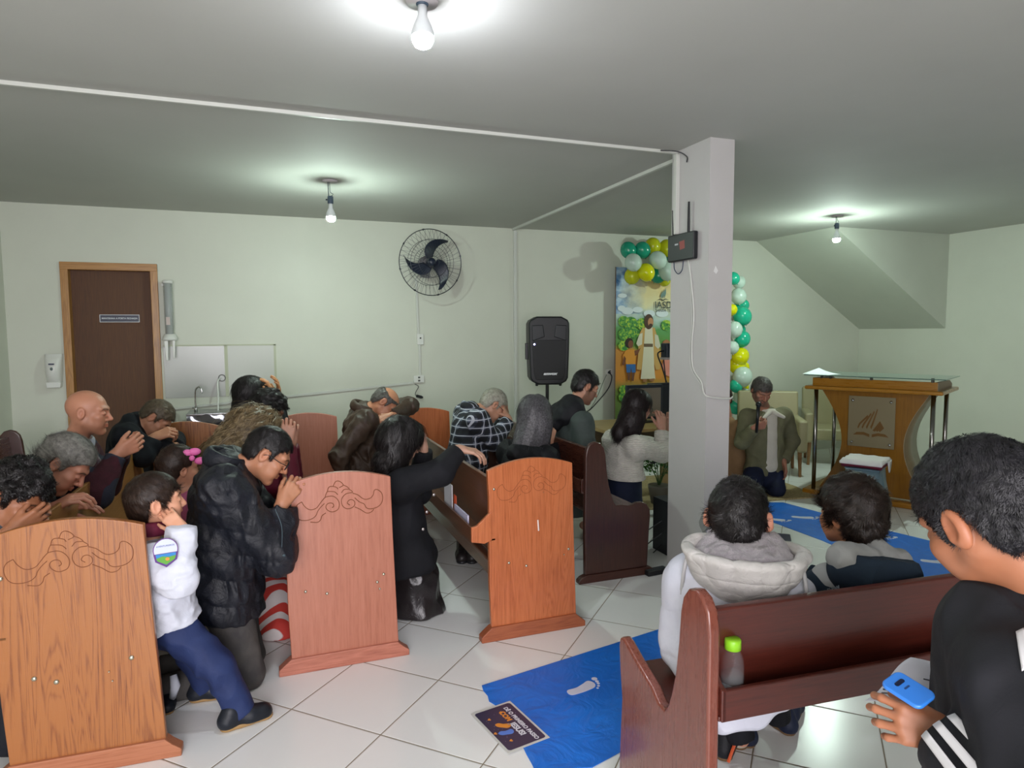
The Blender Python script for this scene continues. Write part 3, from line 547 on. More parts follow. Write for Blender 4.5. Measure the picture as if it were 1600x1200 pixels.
# ---- balloons
def balloons():
    cols = {'g': plain('balloon_green', '#17997a', .18, spec=.6), 'w': plain('balloon_white', '#c3d8cc', .2, sss=0), 'y': plain('balloon_yellow', '#c2c61e', .18), 'Y': plain('balloon_bright_yellow', '#dede08', .18), 'G': plain('balloon_mint', '#22b592', .18)}
    nm = {'g': 'dark green', 'w': 'white', 'y': 'olive yellow', 'Y': 'bright yellow', 'G': 'mint green'}
    def one(px, py, r, c, Y, where):
        p = onY(px, py, Y); D = (p-Vector((0, 0, EYE))).dot(AF); R = r*D/FPX
        e = empty('balloon', p, 0, '', 'balloon', 'balloon garland'); e.rotation_euler = (random.uniform(-.5, .5), random.uniform(-.6, .6), 0)
        MB().ball((0, 0, 0), R, 24, (1, 1, 1.1)).build('skin', cols[c], e, True)
        MB().lathe([(.006, -R*1.1-.012), (.003, -R*1.1-.004), (.008, -R*1.08)], 10).build('knot', cols[c], e, True); return e
    T = [(982, 391, 12.5, 'g', 6.50, 'leftmost dark green balloon at the top end of the garland'), (1004, 391, 12.5, 'g', 6.46, 'dark green balloon touching the leftmost one at the top'), (1020, 385, 12.5, 'y', 6.58, 'upper olive yellow balloon between green ones and pillar'), (1042, 388, 13, 'y', 6.55, 'olive yellow balloon cut by the top of the router side of the pillar'),
     (989.5, 410, 13.2, 'w', 6.38, 'leftmost white balloon, just under the dark green pair'), (1028, 406.5, 13.4, 'w', 6.38, 'white balloon in the centre of the cluster above the emblem'), (988, 431, 12.5, 'y', 6.50, 'lowest left olive yellow balloon over the blue banner corner'), (1009.5, 425.5, 13.2, 'Y', 6.40, 'bright yellow balloon hanging lowest in front of the banner'),
     (1029, 430, 12, 'g', 6.56, 'dark green balloon low behind the bright yellow one'), (1043, 423, 14.5, 'w', 6.46, 'white balloon right above the emblem lettering at the pillar edge'), (1038, 437, 10, 'y', 6.60, 'olive yellow balloon peeking below the white one by the pillar'), (1050, 403, 12, 'g', 6.56, 'dark green balloon mostly hidden by the pillar edge'),
     (1146, 435, 9.5, 'G', 6.42, 'topmost mint balloon right of the pillar'), (1155, 441, 9.5, 'w', 6.5, 'topmost white balloon right of the pillar'), (1154, 463, 12, 'w', 6.46, 'second white balloon down right of the pillar'), (1162, 477, 8.5, 'G', 6.56, 'small mint balloon under the second white one'), (1160, 494, 14, 'G', 6.44, 'largest mint balloon halfway down right of the pillar'), (1151, 485, 10, 'G', 6.54, 'mint balloon squeezed behind the largest mint one'), (1144, 484, 8, 'Y', 6.4, 'yellow balloon sliver beside the mint ones at the pillar edge'),
     (1148, 515, 12, 'w', 6.40, 'third white balloon down right of the pillar'), (1157, 515, 8, 'G', 6.55, 'mint balloon behind the third white one'), (1160, 530, 12, 'G', 6.44, 'lowest mint balloon above the yellow group'), (1145, 543, 9.5, 'w', 6.42, 'white balloon left of the yellow group'), (1157, 557, 13, 'Y', 6.44, 'upper bright yellow balloon right of the pillar'), (1152, 571, 13, 'Y', 6.50, 'middle bright yellow balloon right of the pillar'), (1162, 574, 9, 'Y', 6.56, 'lower small yellow balloon right of the pillar'),
     (1160, 589, 15, 'w', 6.40, 'big white balloon just behind the head of the preacher'), (1150, 603, 10, 'G', 6.42, 'mint balloon beside the head of the preacher'), (1163, 604, 7, 'Y', 6.5, 'yellow balloon sliver beside the preacher hair'), (1160, 621, 14, 'w', 6.45, 'lowest white balloon behind the preacher shoulder'), (1150, 636, 11, 'G', 6.5, 'lowest mint balloon at the preacher shoulder')]
    for t in T: one(*t)['label'] = t[5]
balloons()
# ---- camera / projector head on a thin stand left of the pillar
e = empty('camera_stand', onY(1043, 605, 5.3), 0, 'dark device on a thin bent stand beside the pillar in front of the banner', 'camera stand')
c = Vector(e.location); q = lambda x, y: onY(x, y, 5.3)-c
MB().box(q(1037, 559)+Vector((0, -.05, 0)), q(1056, 536)+Vector((0, .05, 0))).build('device', plain('device_navy', '#141c2c', .4), e, bevel=.008)
MB().tube(smoothpts([q(1042, 600), q(1035, 575), q(1028, 556), q(1030, 550), q(1038, 548)]), .007, 8).build('arm', blackp, e, True); MB().tube([q(1041, 600), q(1037, 562)], .006, 8).build('rod', blackp, e)
MB().box(q(1036, 562)+Vector((0, -.05, 0)), q(1054, 558)+Vector((0, .05, 0))).build('pale_base', plain('device_pale', '#9a8f8c', .5), e)
# ---- desk with screens
pine = plain('desk_pine', '#a98f5f', .5); pined = wood('desk_wood', '#a38956', '#937a4a', '#7c6539', 'x', .45)
t0 = onZ(932, 675, .76)
e = empty('desk', (3.18, 4.82, 0), 0, 'light wooden desk the woman in the white cardigan leans on', 'desk')
MB().box((-.55, -.02, .735), (.45, .62, .765)).build('desk_top', pined, e, bevel=.004)
for x in (-.45, .36):
    for y in (.03, .55): MB().box((x, y, 0), (x+.06, y+.06, .735)).build('leg', pine, e)
MB().box((-.42, .57, .38), (.4, .59, .735)).build('back_panel', plain('desk_panel', '#6e5c3c', .5), e)
def scr(px0, py0, px1, py1, Y, label, frame_col, in_col):
    a, b_ = onY(px0, py1, Y), onY(px1, py0, Y); e = empty('monitor', ((a.x+b_.x)/2, Y, .767), 0, label, 'monitor'); w = (b_.x-a.x)/2; z0, z1 = max(a.z, .80)-.767, b_.z-.767
    MB().box((-w, -.015, z0), (w, .02, z1)).build('casing', plain('bezel'+frame_col[1:], frame_col, .35), e, bevel=.004); MB().box((-w+.02, -.018, z0+.02), (w-.02, -.014, z1-.03)).build('screen', plain('screen'+in_col[1:], in_col, .3), e)
    b = MB(); b.box((-.03, .0, .0), (.03, .02, z0+.05)); b.box((-.1, -.03, 0), (.1, .07, .01)); b.build('stand', blackp, e); return e
scr(978, 600, 1034, 668, 5.12, 'framed flat screen behind the head of the woman in the white cardigan', '#1b2330', '#7d7467')
scr(1012, 597, 1062, 668, 5.28, 'black flat screen between the cardigan woman and pillar', '#12161f', '#171b24')
# ---- plant under the desk
e = empty('potted_plant', (onY(1030, 745, 5.15).x, 5.15, 0), 0, 'bushy green leafy plant under the desk beside the pillar', 'plant')
lf = N('leaf_green'); lf.set(col=lf.ramp(lf.noise(lf.coord(), 9, 2), [(.35, '#1f4a1d'), (.65, '#4f8a3a')]), rough=.5)
b = MB(); rr = random.Random(3)
for k in range(320):
    a, u = rr.uniform(0, 2*PI), rr.uniform(-.2, 1); r = .19*rr.uniform(.4, 1); c = Vector((r*math.cos(a)*math.sqrt(max(0, 1-u*u*.6)), r*math.sin(a), .34+u*.24)); d = Vector((math.cos(a), math.sin(a), rr.uniform(-.2, .9))).normalized(); s = d.cross(Vector((0, 0, 1))).normalized(); l = rr.uniform(.04, .07); n = d.cross(s)*.008
    b.add([c, c+d*l*.5+s*l*.28+n, c+d*l, c+d*l*.5-s*l*.28+n], [(0, 1, 2), (0, 2, 3)])
b.build('foliage', lf.m, e); MB().lathe([(.07, 0), (.10, .16), (.10, .18), (.085, .18)], 20).build('pot', plain('pot_grey', '#5a544c', .6), e, True)
b = MB()
for k in range(8): a = k*PI/4; b.tube([(0, 0, .15), (.03*math.cos(a), .03*math.sin(a), .25), (.1*math.cos(a), .1*math.sin(a), .38)], .004, 5)
b.build('stem', plain('stem_green', '#3a5a2a', .6), e)
# ---- rug
rug = N('rug_pile'); rug.set(col=rug.ramp(rug.noise(rug.coord(), 60, 4, .7), [(.35, '#8f7d58'), (.65, '#b8a57c')]), rough=.95); rug.bump(rug.noise(rug.coord(), 260, 3), .8, .006)
def slab(name, pts, z, h, mat, label, cat, bevel=.003):
    cx = sum(p[0] for p in pts)/len(pts); cy = sum(p[1] for p in pts)/len(pts)
    o = MB().prism([(p[0]-cx, p[1]-cy) for p in pts], 0, h, 'z').build(name, mat, None, bevel=bevel); o.location = (cx, cy, z); return tag(o, label, cat)
slab('rug', [(2.75, 5.05), (4.35, 4.86), (4.86, 4.80), (5.0, 5.2), (5.1, 6.1), (2.9, 6.25)], 0, .012, rug.m, 'beige shaggy rug on the floor under the kneeling preacher', 'rug')
# ---- computer speaker cabinet and power strip by the pillar
p = onZ(1032, 858, 0)
e = empty('subwoofer_box', (2.60, 3.86, 0), 0, 'narrow black box standing on the floor behind the pillar', 'speaker box')
MB().box((.02, 0, 0), (.24, .24, .385)).build('cabinet', plain('box_black', '#16181d', .5), e, bevel=.004); MB().box((.13, .08, .385), (.2, .16, .45)).build('top_device', blackp, e, bevel=.01)
b = MB()
for k, (z, r) in enumerate([(.24, .05), (.15, .06), (.07, .08)]): b.tube(smoothpts([(.03, .12, z), (-.08, .16, z-.03-r), (-.16, .10, max(.006, z-.06-r)), (-.2, .2, .006)]), .004, 6)
b.build('cables', blackp, e)
e = empty('power_strip', (2.335, 3.615, 0), .08, 'flat black power strip lying at the foot of the pillar', 'power strip'); MB().box((-.055, 0, 0), (.105, .06, .035)).build('casing', blackp, e, bevel=.006); MB().box((-.05, .01, .035), (.09, .05, .037)).build('outlets', plain('strip_grey', '#2b2d31', .5), e)
# ---- pulpit
def pulpit():
    A = Vector((4.86, 4.99, 0)); Bp = Vector((5.375, 3.975, 0)); d = (Bp-A).normalized(); ang = math.atan2(d.y, d.x); e = empty('pulpit', A, ang, 'orange wooden pulpit with four steel poles, a glass top and an emblem plate', 'pulpit')
    L = (Bp-A).length; Dp = .73   # local x along the front, local y away from the congregation
    hz = wood('pulpit_wood', '#a87318', '#9b6712', '#87580e', 'x', .28, .7, .25, .3); hv = wood('pulpit_wood_upright', '#8f6118', '#835714', '#724a0f', 'z', .3, .7, .25, .2); hs = wood('pulpit_side', '#8b7a5c', '#7f6f52', '#73634a', 'z', .35, .7, .2)
    zl = 1.035
    MB().box((0, 0, zl-.015), (L, Dp, zl+.02)).build('ledge', hz, e, bevel=.012)
    MB().prism([(.06, zl+.02), (L-.05, zl+.02), (L-.05, zl+.095), (.06, zl+.095)], .05, .07, 'y').build('upper_front', hz, e, bevel=.003)
    M = Matrix.Identity(4)
    for x in (.06, L-.07): MB().prism([(.07, zl+.02), (Dp-.04, zl+.02), (Dp-.04, zl+.05), (Dp-.15, zl+.085), (.07, zl+.095)], x, x+.02, 'x').build('upper_side', plain('upper_side', '#7d6144', .45), e)
    MB().prism([(.07, zl+.02), (Dp-.04, zl+.02), (Dp-.04, zl+.045), (.07, zl+.09)], .08, L-.07, 'x').build('desk_board', hz, e)
    glass = N('green_glass'); glass.set(col='#8fc2b4', rough=.05, trans=.75, ior=1.3)
    MB().box((-.0, -.02, zl+.118), (L+.02, Dp-.1, zl+.126)).build('glass_top', glass.m, e, bevel=.002)
    b = MB()
    for x in (.14, .22, L*.5, L-.09):
        b.tube([(x, .06, zl+.09), (x, .06, zl+.13 if x > L-.1 else zl+.118)], .013, 10)
    b.build('standoff', plain('standoff_dark', '#44423c', .3, .7), e)
    # waisted body: two curved uprights with a front panel
    def waist(z): t = (z-.06)/(zl-.08); return .10+.19*math.sin(PI*min(1, max(0, t)))**1.0
    n = 18; zs = [.06+(zl-.08)*i/n for i in range(n+1)]
    fp = [(waist(z)+.02, z) for z in zs]+[(L-waist(z)-.02, z) for z in reversed(zs)]
    MB().prism(fp, .14, .165, 'y').build('front_panel', hv, e)
    for s in (0, 1):
        b = MB()
        for i in range(n):
            x0, x1 = waist(zs[i])+.02, waist(zs[i+1])+.02
            if s: x0, x1 = L-x0, L-x1
            t = -.018 if not s else .018
            b.add([(x0, .165, zs[i]), (x0, Dp-.07, zs[i]), (x1, Dp-.07, zs[i+1]), (x1, .165, zs[i+1]), (x0-t, .165, zs[i]), (x0-t, Dp-.07, zs[i]), (x1-t, Dp-.07, zs[i+1]), (x1-t, .165, zs[i+1])], [(0, 1, 2, 3), (7, 6, 5, 4), (0, 4, 5, 1), (1, 5, 6, 2), (2, 6, 7, 3), (3, 7, 4, 0)])
        b.build('curved_side', hs, e, True)
    MB().box((.0, .02, 0), (L, Dp-.02, .05)).build('base', hz, e, bevel=.012)
    for x in (.09, L-.08):
        for y in (.07, Dp-.09): MB().tube([(x, y, .05), (x, y, zl-.01)], .019, 16).build('pole', plain('pole_steel', '#8d8b88', .22, 1), e, True)
    pl = MB().box((L*.5-.20, .118, .50), (L*.5+.19, .126, .97)).build('emblem_plate', plain('emblem_plate', '#857a60', .25), e, bevel=.001)
    gold = plain('emblem_gold', '#6e4c1a', .4); b = MB(); cx = L*.5
    def fl(pts): b.add([(cx-.005+x*1.0, .1165, .585+z*1.08) for x, z in pts], [tuple(range(len(pts)))])
    for k in range(4):
        o_ = k*.026; fl([(-.115+o_*1.4, .085+k*.004), (-.100+o_*1.35, .125), (-.030+o_*1.0, .20+k*.02), (-.024+o_*1.0, .185+k*.02), (-.088+o_*1.35, .115), (-.105+o_*1.4, .078)])
    for k in range(3): fl([(.015+k*.02, .07+k*.005), (.075+k*.012, .155-k*.02), (.085+k*.012, .135-k*.02), (.035+k*.02, .06)])
    fl([(-.15, .02), (-.12, .045), (-.06, .05), (-.01, .035), (-.01, .01), (-.06, .025)]); fl([(.15, .02), (.12, .045), (.06, .05), (.01, .035), (.01, .01), (.06, .025)])
    b.build('emblem', gold, e)
    b = MB()
    for x in (cx-.165, cx+.155):
        for z in (.93, .54): b.lathe([(.012, 0), (.012, .01), (.001, .014)], 12, frame((x, .118, z), (1, 0, 0), (0, -1, 0)))
    b.build('plate_screw', chrome, e, True)
    # papers on the glass
    W_ = Matrix.Translation(A) @ Matrix.Rotation(ang, 4, 'Z')
    o = MB(); pc = [Vector(c_) for c_ in ((-.03, .02, 0), (.22, -.02, 0), (.27, .20, .0), (.05, .25, .052))]; o.grid(lambda u, v: (pc[0]*(1-u)+pc[1]*u)*(1-v)+(pc[3]*(1-u)+pc[2]*u)*v-Vector((0, 0, .012*math.sin(PI*u)*v)), 8, 8); o = o.build('paper', plain('paper_white', '#dfe5e8', .6), None, True, solid=.001); o.matrix_world = W_ @ Matrix.Translation((.0, .0, zl+.1275)); tag(o, 'white sheets of paper lying on the left corner of the glass pulpit top', 'paper')
    return W_, L
PUL, PULL = pulpit()
# ---- plastic stool with lace cloth and cushion in front of the pulpit
p = Vector((4.83, 4.24, 0))
e = empty('plastic_stool', p, .5, 'blue grey plastic stool in front of the pulpit', 'stool'); sg = plain('stool_plastic', '#5e7580', .35)
b = MB()
b.grid(lambda u, v: (.145*math.copysign(min(1, abs(math.cos(u*2*PI))*1.25), math.cos(u*2*PI))*(1.15-.25*v), .145*math.copysign(min(1, abs(math.sin(u*2*PI))*1.25), math.sin(u*2*PI))*(1.15-.25*v), .40*v if abs(math.cos(u*4*PI)) < .75 else max(.40*v, .0 if abs(math.cos(u*4*PI)) < .8 else .22+.2*v*.9)), 48, 6); b.build('legs', sg, e, True, solid=.006)
MB().box((-.135, -.135, .395), (.135, .135, .412)).build('seat', sg, e, bevel=.01)
o = MB().grid(lambda u, v: ((u-.5)*.31, (v-.5)*.31, .03*(math.sin(PI*u)*math.sin(PI*v))**.4), 14, 14).build('cushion', plain('cushion_red', '#6b0f26', .7), None, True, solid=.03); o.location = p+Vector((0, 0, .432)); o.rotation_euler = (0, 0, .5); tag(o, 'dark red cushion on the plastic stool under the lace cloth', 'cushion')
lace = plain('lace_white', '#d4d0d0', .8)
def lc(u, v):
    x, y = (u-.5)*.40, (v-.5)*.36; r = max(abs(x), abs(y)); z = .054 if r < .15 else .054-(r-.15)*.75; k = 1 if r < .15 else .15/r+(1-.15/r)*.6
    return (x*k, y*k, z+.004*math.sin(u*23)*math.sin(v*19))
o = MB().grid(lc, 26, 26).build('lace_cloth', lace, None, True, solid=.003); o.location = p+Vector((0, 0, .432)); o.rotation_euler = (0, 0, .5); tag(o, 'white lace cloth draped over the red cushion on the stool', 'cloth')
o = MB().prism([(-.07+.14*i/12, -.10*math.sin(PI*i/12)) for i in range(13)], -.003, .003, 'y').build('lace_flap', lace, o, True); o.location = (-.02, -.188, .05); 
# ---- cream armchairs behind the preacher
cream = paint('cream_leather', '#9c9471', '#a59d7b', .45, .05)
legw = plain('chair_leg_wood', '#85603a', .5)
def armchair(x, y, rz, label, cat='armchair'):
    e = empty('armchair', (x, y, 0), rz, label, cat, 'cream armchairs')
    MB().box((-.24, -.28, .30), (.24, .24, .44)).build('seat', cream, e, bevel=.03)
    M = frame((0, .25, .33), (1, 0, 0), (0, .14, 1)); MB().box((-.33, -.05, -.05), (.33, .05, .56), M).build('backrest', cream, e, bevel=.03)
    for s in (-1, 1): MB().box((s*.29-.05, -.30, .27), (s*.29+.05, .27, .62)).build('armrest', cream, e, bevel=.03)
    for sx in (-.28, .28):
        for sy in (-.24, .24): MB().tube([(sx, sy, 0), (sx*.97, sy*.97, .29)], [.016, .024], 10).build('leg', legw, e)
armchair(5.30, 5.92, -.6, 'cream armchair directly behind the kneeling preacher')
armchair(6.35, 6.05, -.7, 'cream armchair seen between the steel poles of the pulpit')
# ---- blue paper path
blue = N('blue_paper'); vv = blue.coord(); blue.set(col=blue.ramp(blue.noise(vv, 3, 3), [(.3, '#0766cc'), (.7, '#0a74dd')]), rough=.42); blue.bump(blue.noise(vv, 7, 4, .5, 1.5), .5, .02)
def path(pts, label, w=None):
    cx, cy = sum(p[0] for p in pts)/len(pts), sum(p[1] for p in pts)/len(pts); o = MB().prism([(p[0]-cx, p[1]-cy) for p in pts], 0, .0025, 'z').build('blue_path', blue.m); o.location = (cx, cy, .001); return tag(o, label, 'paper path')
rr = random.Random(5)
edge = [(.868+.012*rr.uniform(-1, 1), 2.12+(2.735-2.12)*i/14) for i in range(15)]
path([tuple(onZ(925, 1200, 0)[:2])]+edge+[(1.841, 2.92), (3.25, 3.17), (3.45, 2.6), (2.0, 2.33)], 'blue paper path taped on the floor beside the red pew')
path([(4.30, 4.83), (4.44, 4.77), (4.56, 3.83), (4.66, 3.40), (4.62, 2.6), (3.75, 2.5), (3.80, 2.98), (3.90, 3.78), (3.90, 4.37)], 'blue paper path on the floor in front of the pulpit')
fp = plain('footprint_paper', '#cfd0e2', .6)
def footprint(x, y, rz, s, label):
    e = empty('footprint', (x, y, .0036), rz, label, 'footprint', 'paper footprints on the blue path')
    sole = smoothpts([(-.11, 0, 0), (-.09, .028, 0), (-.03, .02, 0), (.03, .03, 0), (.085, .04, 0), (.10, .0, 0), (.075, -.038, 0), (.01, -.045, 0), (-.05, -.04, 0), (-.10, -.03, 0)], 5, True)
    MB().prism([(p.x*s, p.y*s) for p in sole], 0, .001, 'z').build('sole', fp, e)
    for k, (tx, ty, r) in enumerate([(.135, .035, .019), (.128, .003, .012), (.118, -.02, .010), (.10, -.042, .009), (.078, -.058, .008)]): MB().prism(blob(tx*s, ty*s, r*s, r*s, 14), 0, .001, 'z').build('toe', fp, e)
p = onZ(909, 1076, 0); footprint(p.x, p.y, .25, .72, 'white paper footprint on the near blue path left of the red pew')
for x, y, rz, lb in ((1210, 812, -.9, 'farthest footprint at the left end of the blue path by the preacher'), (1255, 809, -.6, 'footprint on the blue path between the two seated boys'), (1372, 838, -.9, 'footprint peeking out right of the head of the boy in navy'), (1462, 878, -.6, 'footprint nearest to the big dark haired boy at right')):
    p = onZ(x, y, 0); footprint(p.x, p.y, rz, .85, lb)
# ---- printed cards
def card(M, w, h, label, full=True):
    e = empty('floor_card', (0, 0, 0), 0, label, 'printed card'); e.matrix_world = M
    MB().box((-w/2, -h/2, 0), (w/2, h/2, .0012)).build('sheet', plain('card_white', '#c9cac6', .3), e)
    def rrect(w, h, r, z): return [(sx*(w/2-r)+r*math.cos(a), sy*(h/2-r)+r*math.sin(a)) for sx, sy, a0 in ((1, 1, 0), (-1, 1, PI/2), (-1, -1, PI), (1, -1, 1.5*PI)) for a in [a0+PI/2*i/6 for i in range(7)]]
    MB().prism(rrect(w*.93, h*.9, .012, 0), .0012, .0016, 'z').build('navy_field', plain('card_navy', '#35344f', .3), e)
    if not full: return e
    wh, org, blu = plain('card_letter', '#dedde6', .4), plain('card_orange', '#e2913a', .4), plain('card_blue', '#5a83d6', .4)
    def tx(n, s, size, mat, x, y, bold=.0008):
        o = text(n, s, size, mat, Matrix.Identity(4), None, bold=bold, extrude=.0002); o.parent = e; o.matrix_basis = Matrix.Translation((x, y, .0019))
    tx('headline', 'DÊ O PRIMEIRO PASSO', w*.082, wh, .008, h*.26); tx('word_com', 'COM', w*.105, org, -.062, h*.10, .0014); tx('word_jesus', 'JESUS!', w*.115, wh, .038, h*.09, .0014)
    for (cx, cy, rz, m_) in ((-.012, -.022, .9, org), (.035, -.035, 1.3, blu)):
        sole = smoothpts([(-.032, 0, 0), (-.02, .012, 0), (.0, .010, 0), (.025, .016, 0), (.032, .0, 0), (.022, -.014, 0), (0, -.014, 0), (-.02, -.012, 0)], 4, True); c, s = math.cos(rz), math.sin(rz)
        MB().prism([(cx+p.x*c-p.y*s, cy+p.x*s+p.y*c) for p in sole], .0016, .0021, 'z').build('small_foot', m_, e)
    b = MB()
    for (hx, hy) in ((-.095, .015), (-.075, -.05), (.09, -.045), (.02, -.075)): b.prism([(hx, hy-.008), (hx+.008, hy+.002), (hx+.004, hy+.007), (hx, hy+.003), (hx-.004, hy+.007), (hx-.008, hy+.002)], .0016, .002, 'z')
    b.build('hearts', org, e)
    b = MB(); r2 = random.Random(4)
    for k in range(16): x, y = r2.uniform(-.11, .11), r2.uniform(-.08, .08); b.prism(blob(x, y, .0013, .0013, 6), .0016, .002, 'z')
    b.build('dots', plain('dot_pale', '#8d8cab', .4), e); return e
cA, cB, cC, cD = [onZ(x, y, 0) for x, y in ((735, 1117), (797, 1097), (860, 1155), (793, 1178))]
xd = ((cC-cB)+(cD-cA)).normalized(); M = frame(((cA+cC)/2)+Vector((0, 0, .0045)), xd, (0, 0, 1)); M.translation = (cA+cC)/2+Vector((0, 0, .0045))
card(M, ((cC-cB).length+(cD-cA).length)/2, ((cB-cA).length+(cC-cD).length)/2, 'printed dark card with white and orange lettering beside the near blue path')
p = onZ(1205, 838, 0); card(Matrix.Translation(p+Vector((0, 0, .001))) @ Matrix.Rotation(-.7, 4, 'Z'), .30, .21, 'printed card lying on the tiles beyond the boy in the quilted hood', False)
# ---- bottle in the rack of the foreground pew
wat = N('clear_plastic'); wat.set(col='#c9cfd4', rough=.06, alpha=.07)
e = empty('water_bottle', (1.150, 1.405, .592), 0, 'small clear water bottle with a lime green cap in the pew rack', 'bottle'); e.scale = (1.06, 1.06, 1.36)
MB().lathe([(.001, .0), (.026, .0), (.029, .006), (.029, .07), (.027, .085), (.018, .10), (.017, .112)], 28).build('body', wat.m, e, True)
MB().lathe([(.0205, .104), (.0205, .122), (.018, .125), (.001, .125)], 28).build('cap', plain('cap_lime', '#8ed02a', .35), e, True)
MB().lathe([(.001, .003), (.0265, .004), (.0268, .055), (.001, .055)], 24).build('water', wat.m, e, True)
# ---- papers in the rack of the amber pew
b = MB(); b.box((-.074, .45, .545), (-.070, .62, .72), Matrix.Rotation(.0, 4, 'X')); o = b.build('leaflet', plain('leaflet_white', '#d5d4da', .6)); o.location = (1.045, 3.13, 0); tag(o, 'white leaflet standing in the pew rack beside the woman in black', 'leaflet')
b = MB(); b.box((-.070, .16, .542), (-.062, .42, .622)); o = b.build('leaflet', plain('leaflet_lilac', '#c5c2dc', .6)); o.location = (1.045, 3.13, 0); tag(o, 'long pale folded leaflet lying in the rack of the orange brown pew', 'leaflet')
b = MB(); b.box((-.058, .42, .542), (-.056, .47, .665)); o = b.build('leaflet', plain('leaflet_orange', '#e0613a', .6)); o.location = (1.045, 3.13, 0); tag(o, 'small bright orange leaflet in the pew rack behind the white one', 'leaflet')
# ================================================================ figures: signed distance volumes meshed into continuous skins
A3 = lambda v: np.array([float(v[0]), float(v[1]), float(v[2])])
def nrm(v): v = A3(v); return v/max(1e-9, np.linalg.norm(v))
_R = np.random.RandomState(11).rand(32, 32, 32).astype(np.float32)
def vnoise(x, y, z):
    xi, yi, zi = np.floor(x).astype(int), np.floor(y).astype(int), np.floor(z).astype(int); fx, fy, fz = x-xi, y-yi, z-zi
    fx, fy, fz = fx*fx*(3-2*fx), fy*fy*(3-2*fy), fz*fz*(3-2*fz); out = 0
    for a in (0, 1):
        for b in (0, 1):
            for c in (0, 1): out = out+_R[(xi+a) & 31, (yi+b) & 31, (zi+c) & 31]*(fx if a else 1-fx)*(fy if b else 1-fy)*(fz if c else 1-fz)
    return out*2-1
def smin(a, b, k):
    if k <= 0: return np.minimum(a, b)
    h = np.maximum(k-np.abs(a-b), 0)/k; return np.minimum(a, b)-h*h*k*.25
def smax(a, b, k): return -smin(-a, -b, k)
# primitives: dict(bb=(lo,hi), f=function(X,Y,Z)->d, k=blend, op)
def cap(a, b, ra, rb=None, k=.02, side=None, q=1.0, cut=None, op='+'):
    a, b = A3(a), A3(b); rb = ra if rb is None else rb; R = max(ra, rb)*max(q, 1)
    ba = b-a; L2 = max(1e-9, ba@ba); sd = nrm(side) if side is not None else None
    def f(X, Y, Z):
        x, y, z = X-a[0], Y-a[1], Z-a[2]
        if sd is not None:
            t_ = (x*sd[0]+y*sd[1]+z*sd[2])*(1-1/q); x, y, z = x-t_*sd[0], y-t_*sd[1], z-t_*sd[2]
            bb = ba-sd*(ba@sd)*(1-1/q)
        else: bb = ba
        l2 = max(1e-9, bb@bb); t = np.clip((x*bb[0]+y*bb[1]+z*bb[2])/l2, 0, 1)
        d = np.sqrt((x-t*bb[0])**2+(y-t*bb[1])**2+(z-t*bb[2])**2)-(ra+(rb-ra)*t)
        for (p, n) in (cut or []): n = nrm(n); d = np.maximum(d, (X-p[0])*n[0]+(Y-p[1])*n[1]+(Z-p[2])*n[2])
        return d
    return dict(bb=(np.minimum(a, b)-R, np.maximum(a, b)+R), f=f, k=k, op=op)
def ell(c, r, M=None, k=.02, op='+', cut=None):
    c = A3(c); r = A3(r) if hasattr(r, '__len__') else np.array([r]*3, float); M = np.eye(3) if M is None else np.array(M, float); R = r.max()
    def f(X, Y, Z):
        x, y, z = X-c[0], Y-c[1], Z-c[2]; u = (x*M[0, 0]+y*M[1, 0]+z*M[2, 0])/r[0]; v = (x*M[0, 1]+y*M[1, 1]+z*M[2, 1])/r[1]; w = (x*M[0, 2]+y*M[1, 2]+z*M[2, 2])/r[2]
        m = np.sqrt(u*u+v*v+w*w)+1e-9; g = np.sqrt((u/r[0])**2+(v/r[1])**2+(w/r[2])**2)+1e-9; d = m*(m-1)/g
        for (p, n) in (cut or []): n = nrm(n); d = np.maximum(d, (X-p[0])*n[0]+(Y-p[1])*n[1]+(Z-p[2])*n[2])
        return d
    return dict(bb=(c-R, c+R), f=f, k=k, op=op)
def torus(c, n, R, r, k=.01, side=None, q=1, flat=1.0, op='+'):
    c, n = A3(c), nrm(n); sd = nrm(side) if side is not None else None
    def f(X, Y, Z):
        x, y, z = X-c[0], Y-c[1], Z-c[2]; h = x*n[0]+y*n[1]+z*n[2]; px, py, pz = x-h*n[0], y-h*n[1], z-h*n[2]
        if sd is not None: t_ = (px*sd[0]+py*sd[1]+pz*sd[2])*(1-1/q); px, py, pz = px-t_*sd[0], py-t_*sd[1], pz-t_*sd[2]
        return np.sqrt((np.sqrt(px*px+py*py+pz*pz)-R)**2+(h/flat)**2)-r
    m = R*max(1, q)+r*max(1, flat); return dict(bb=(c-m, c+m), f=f, k=k, op=op)
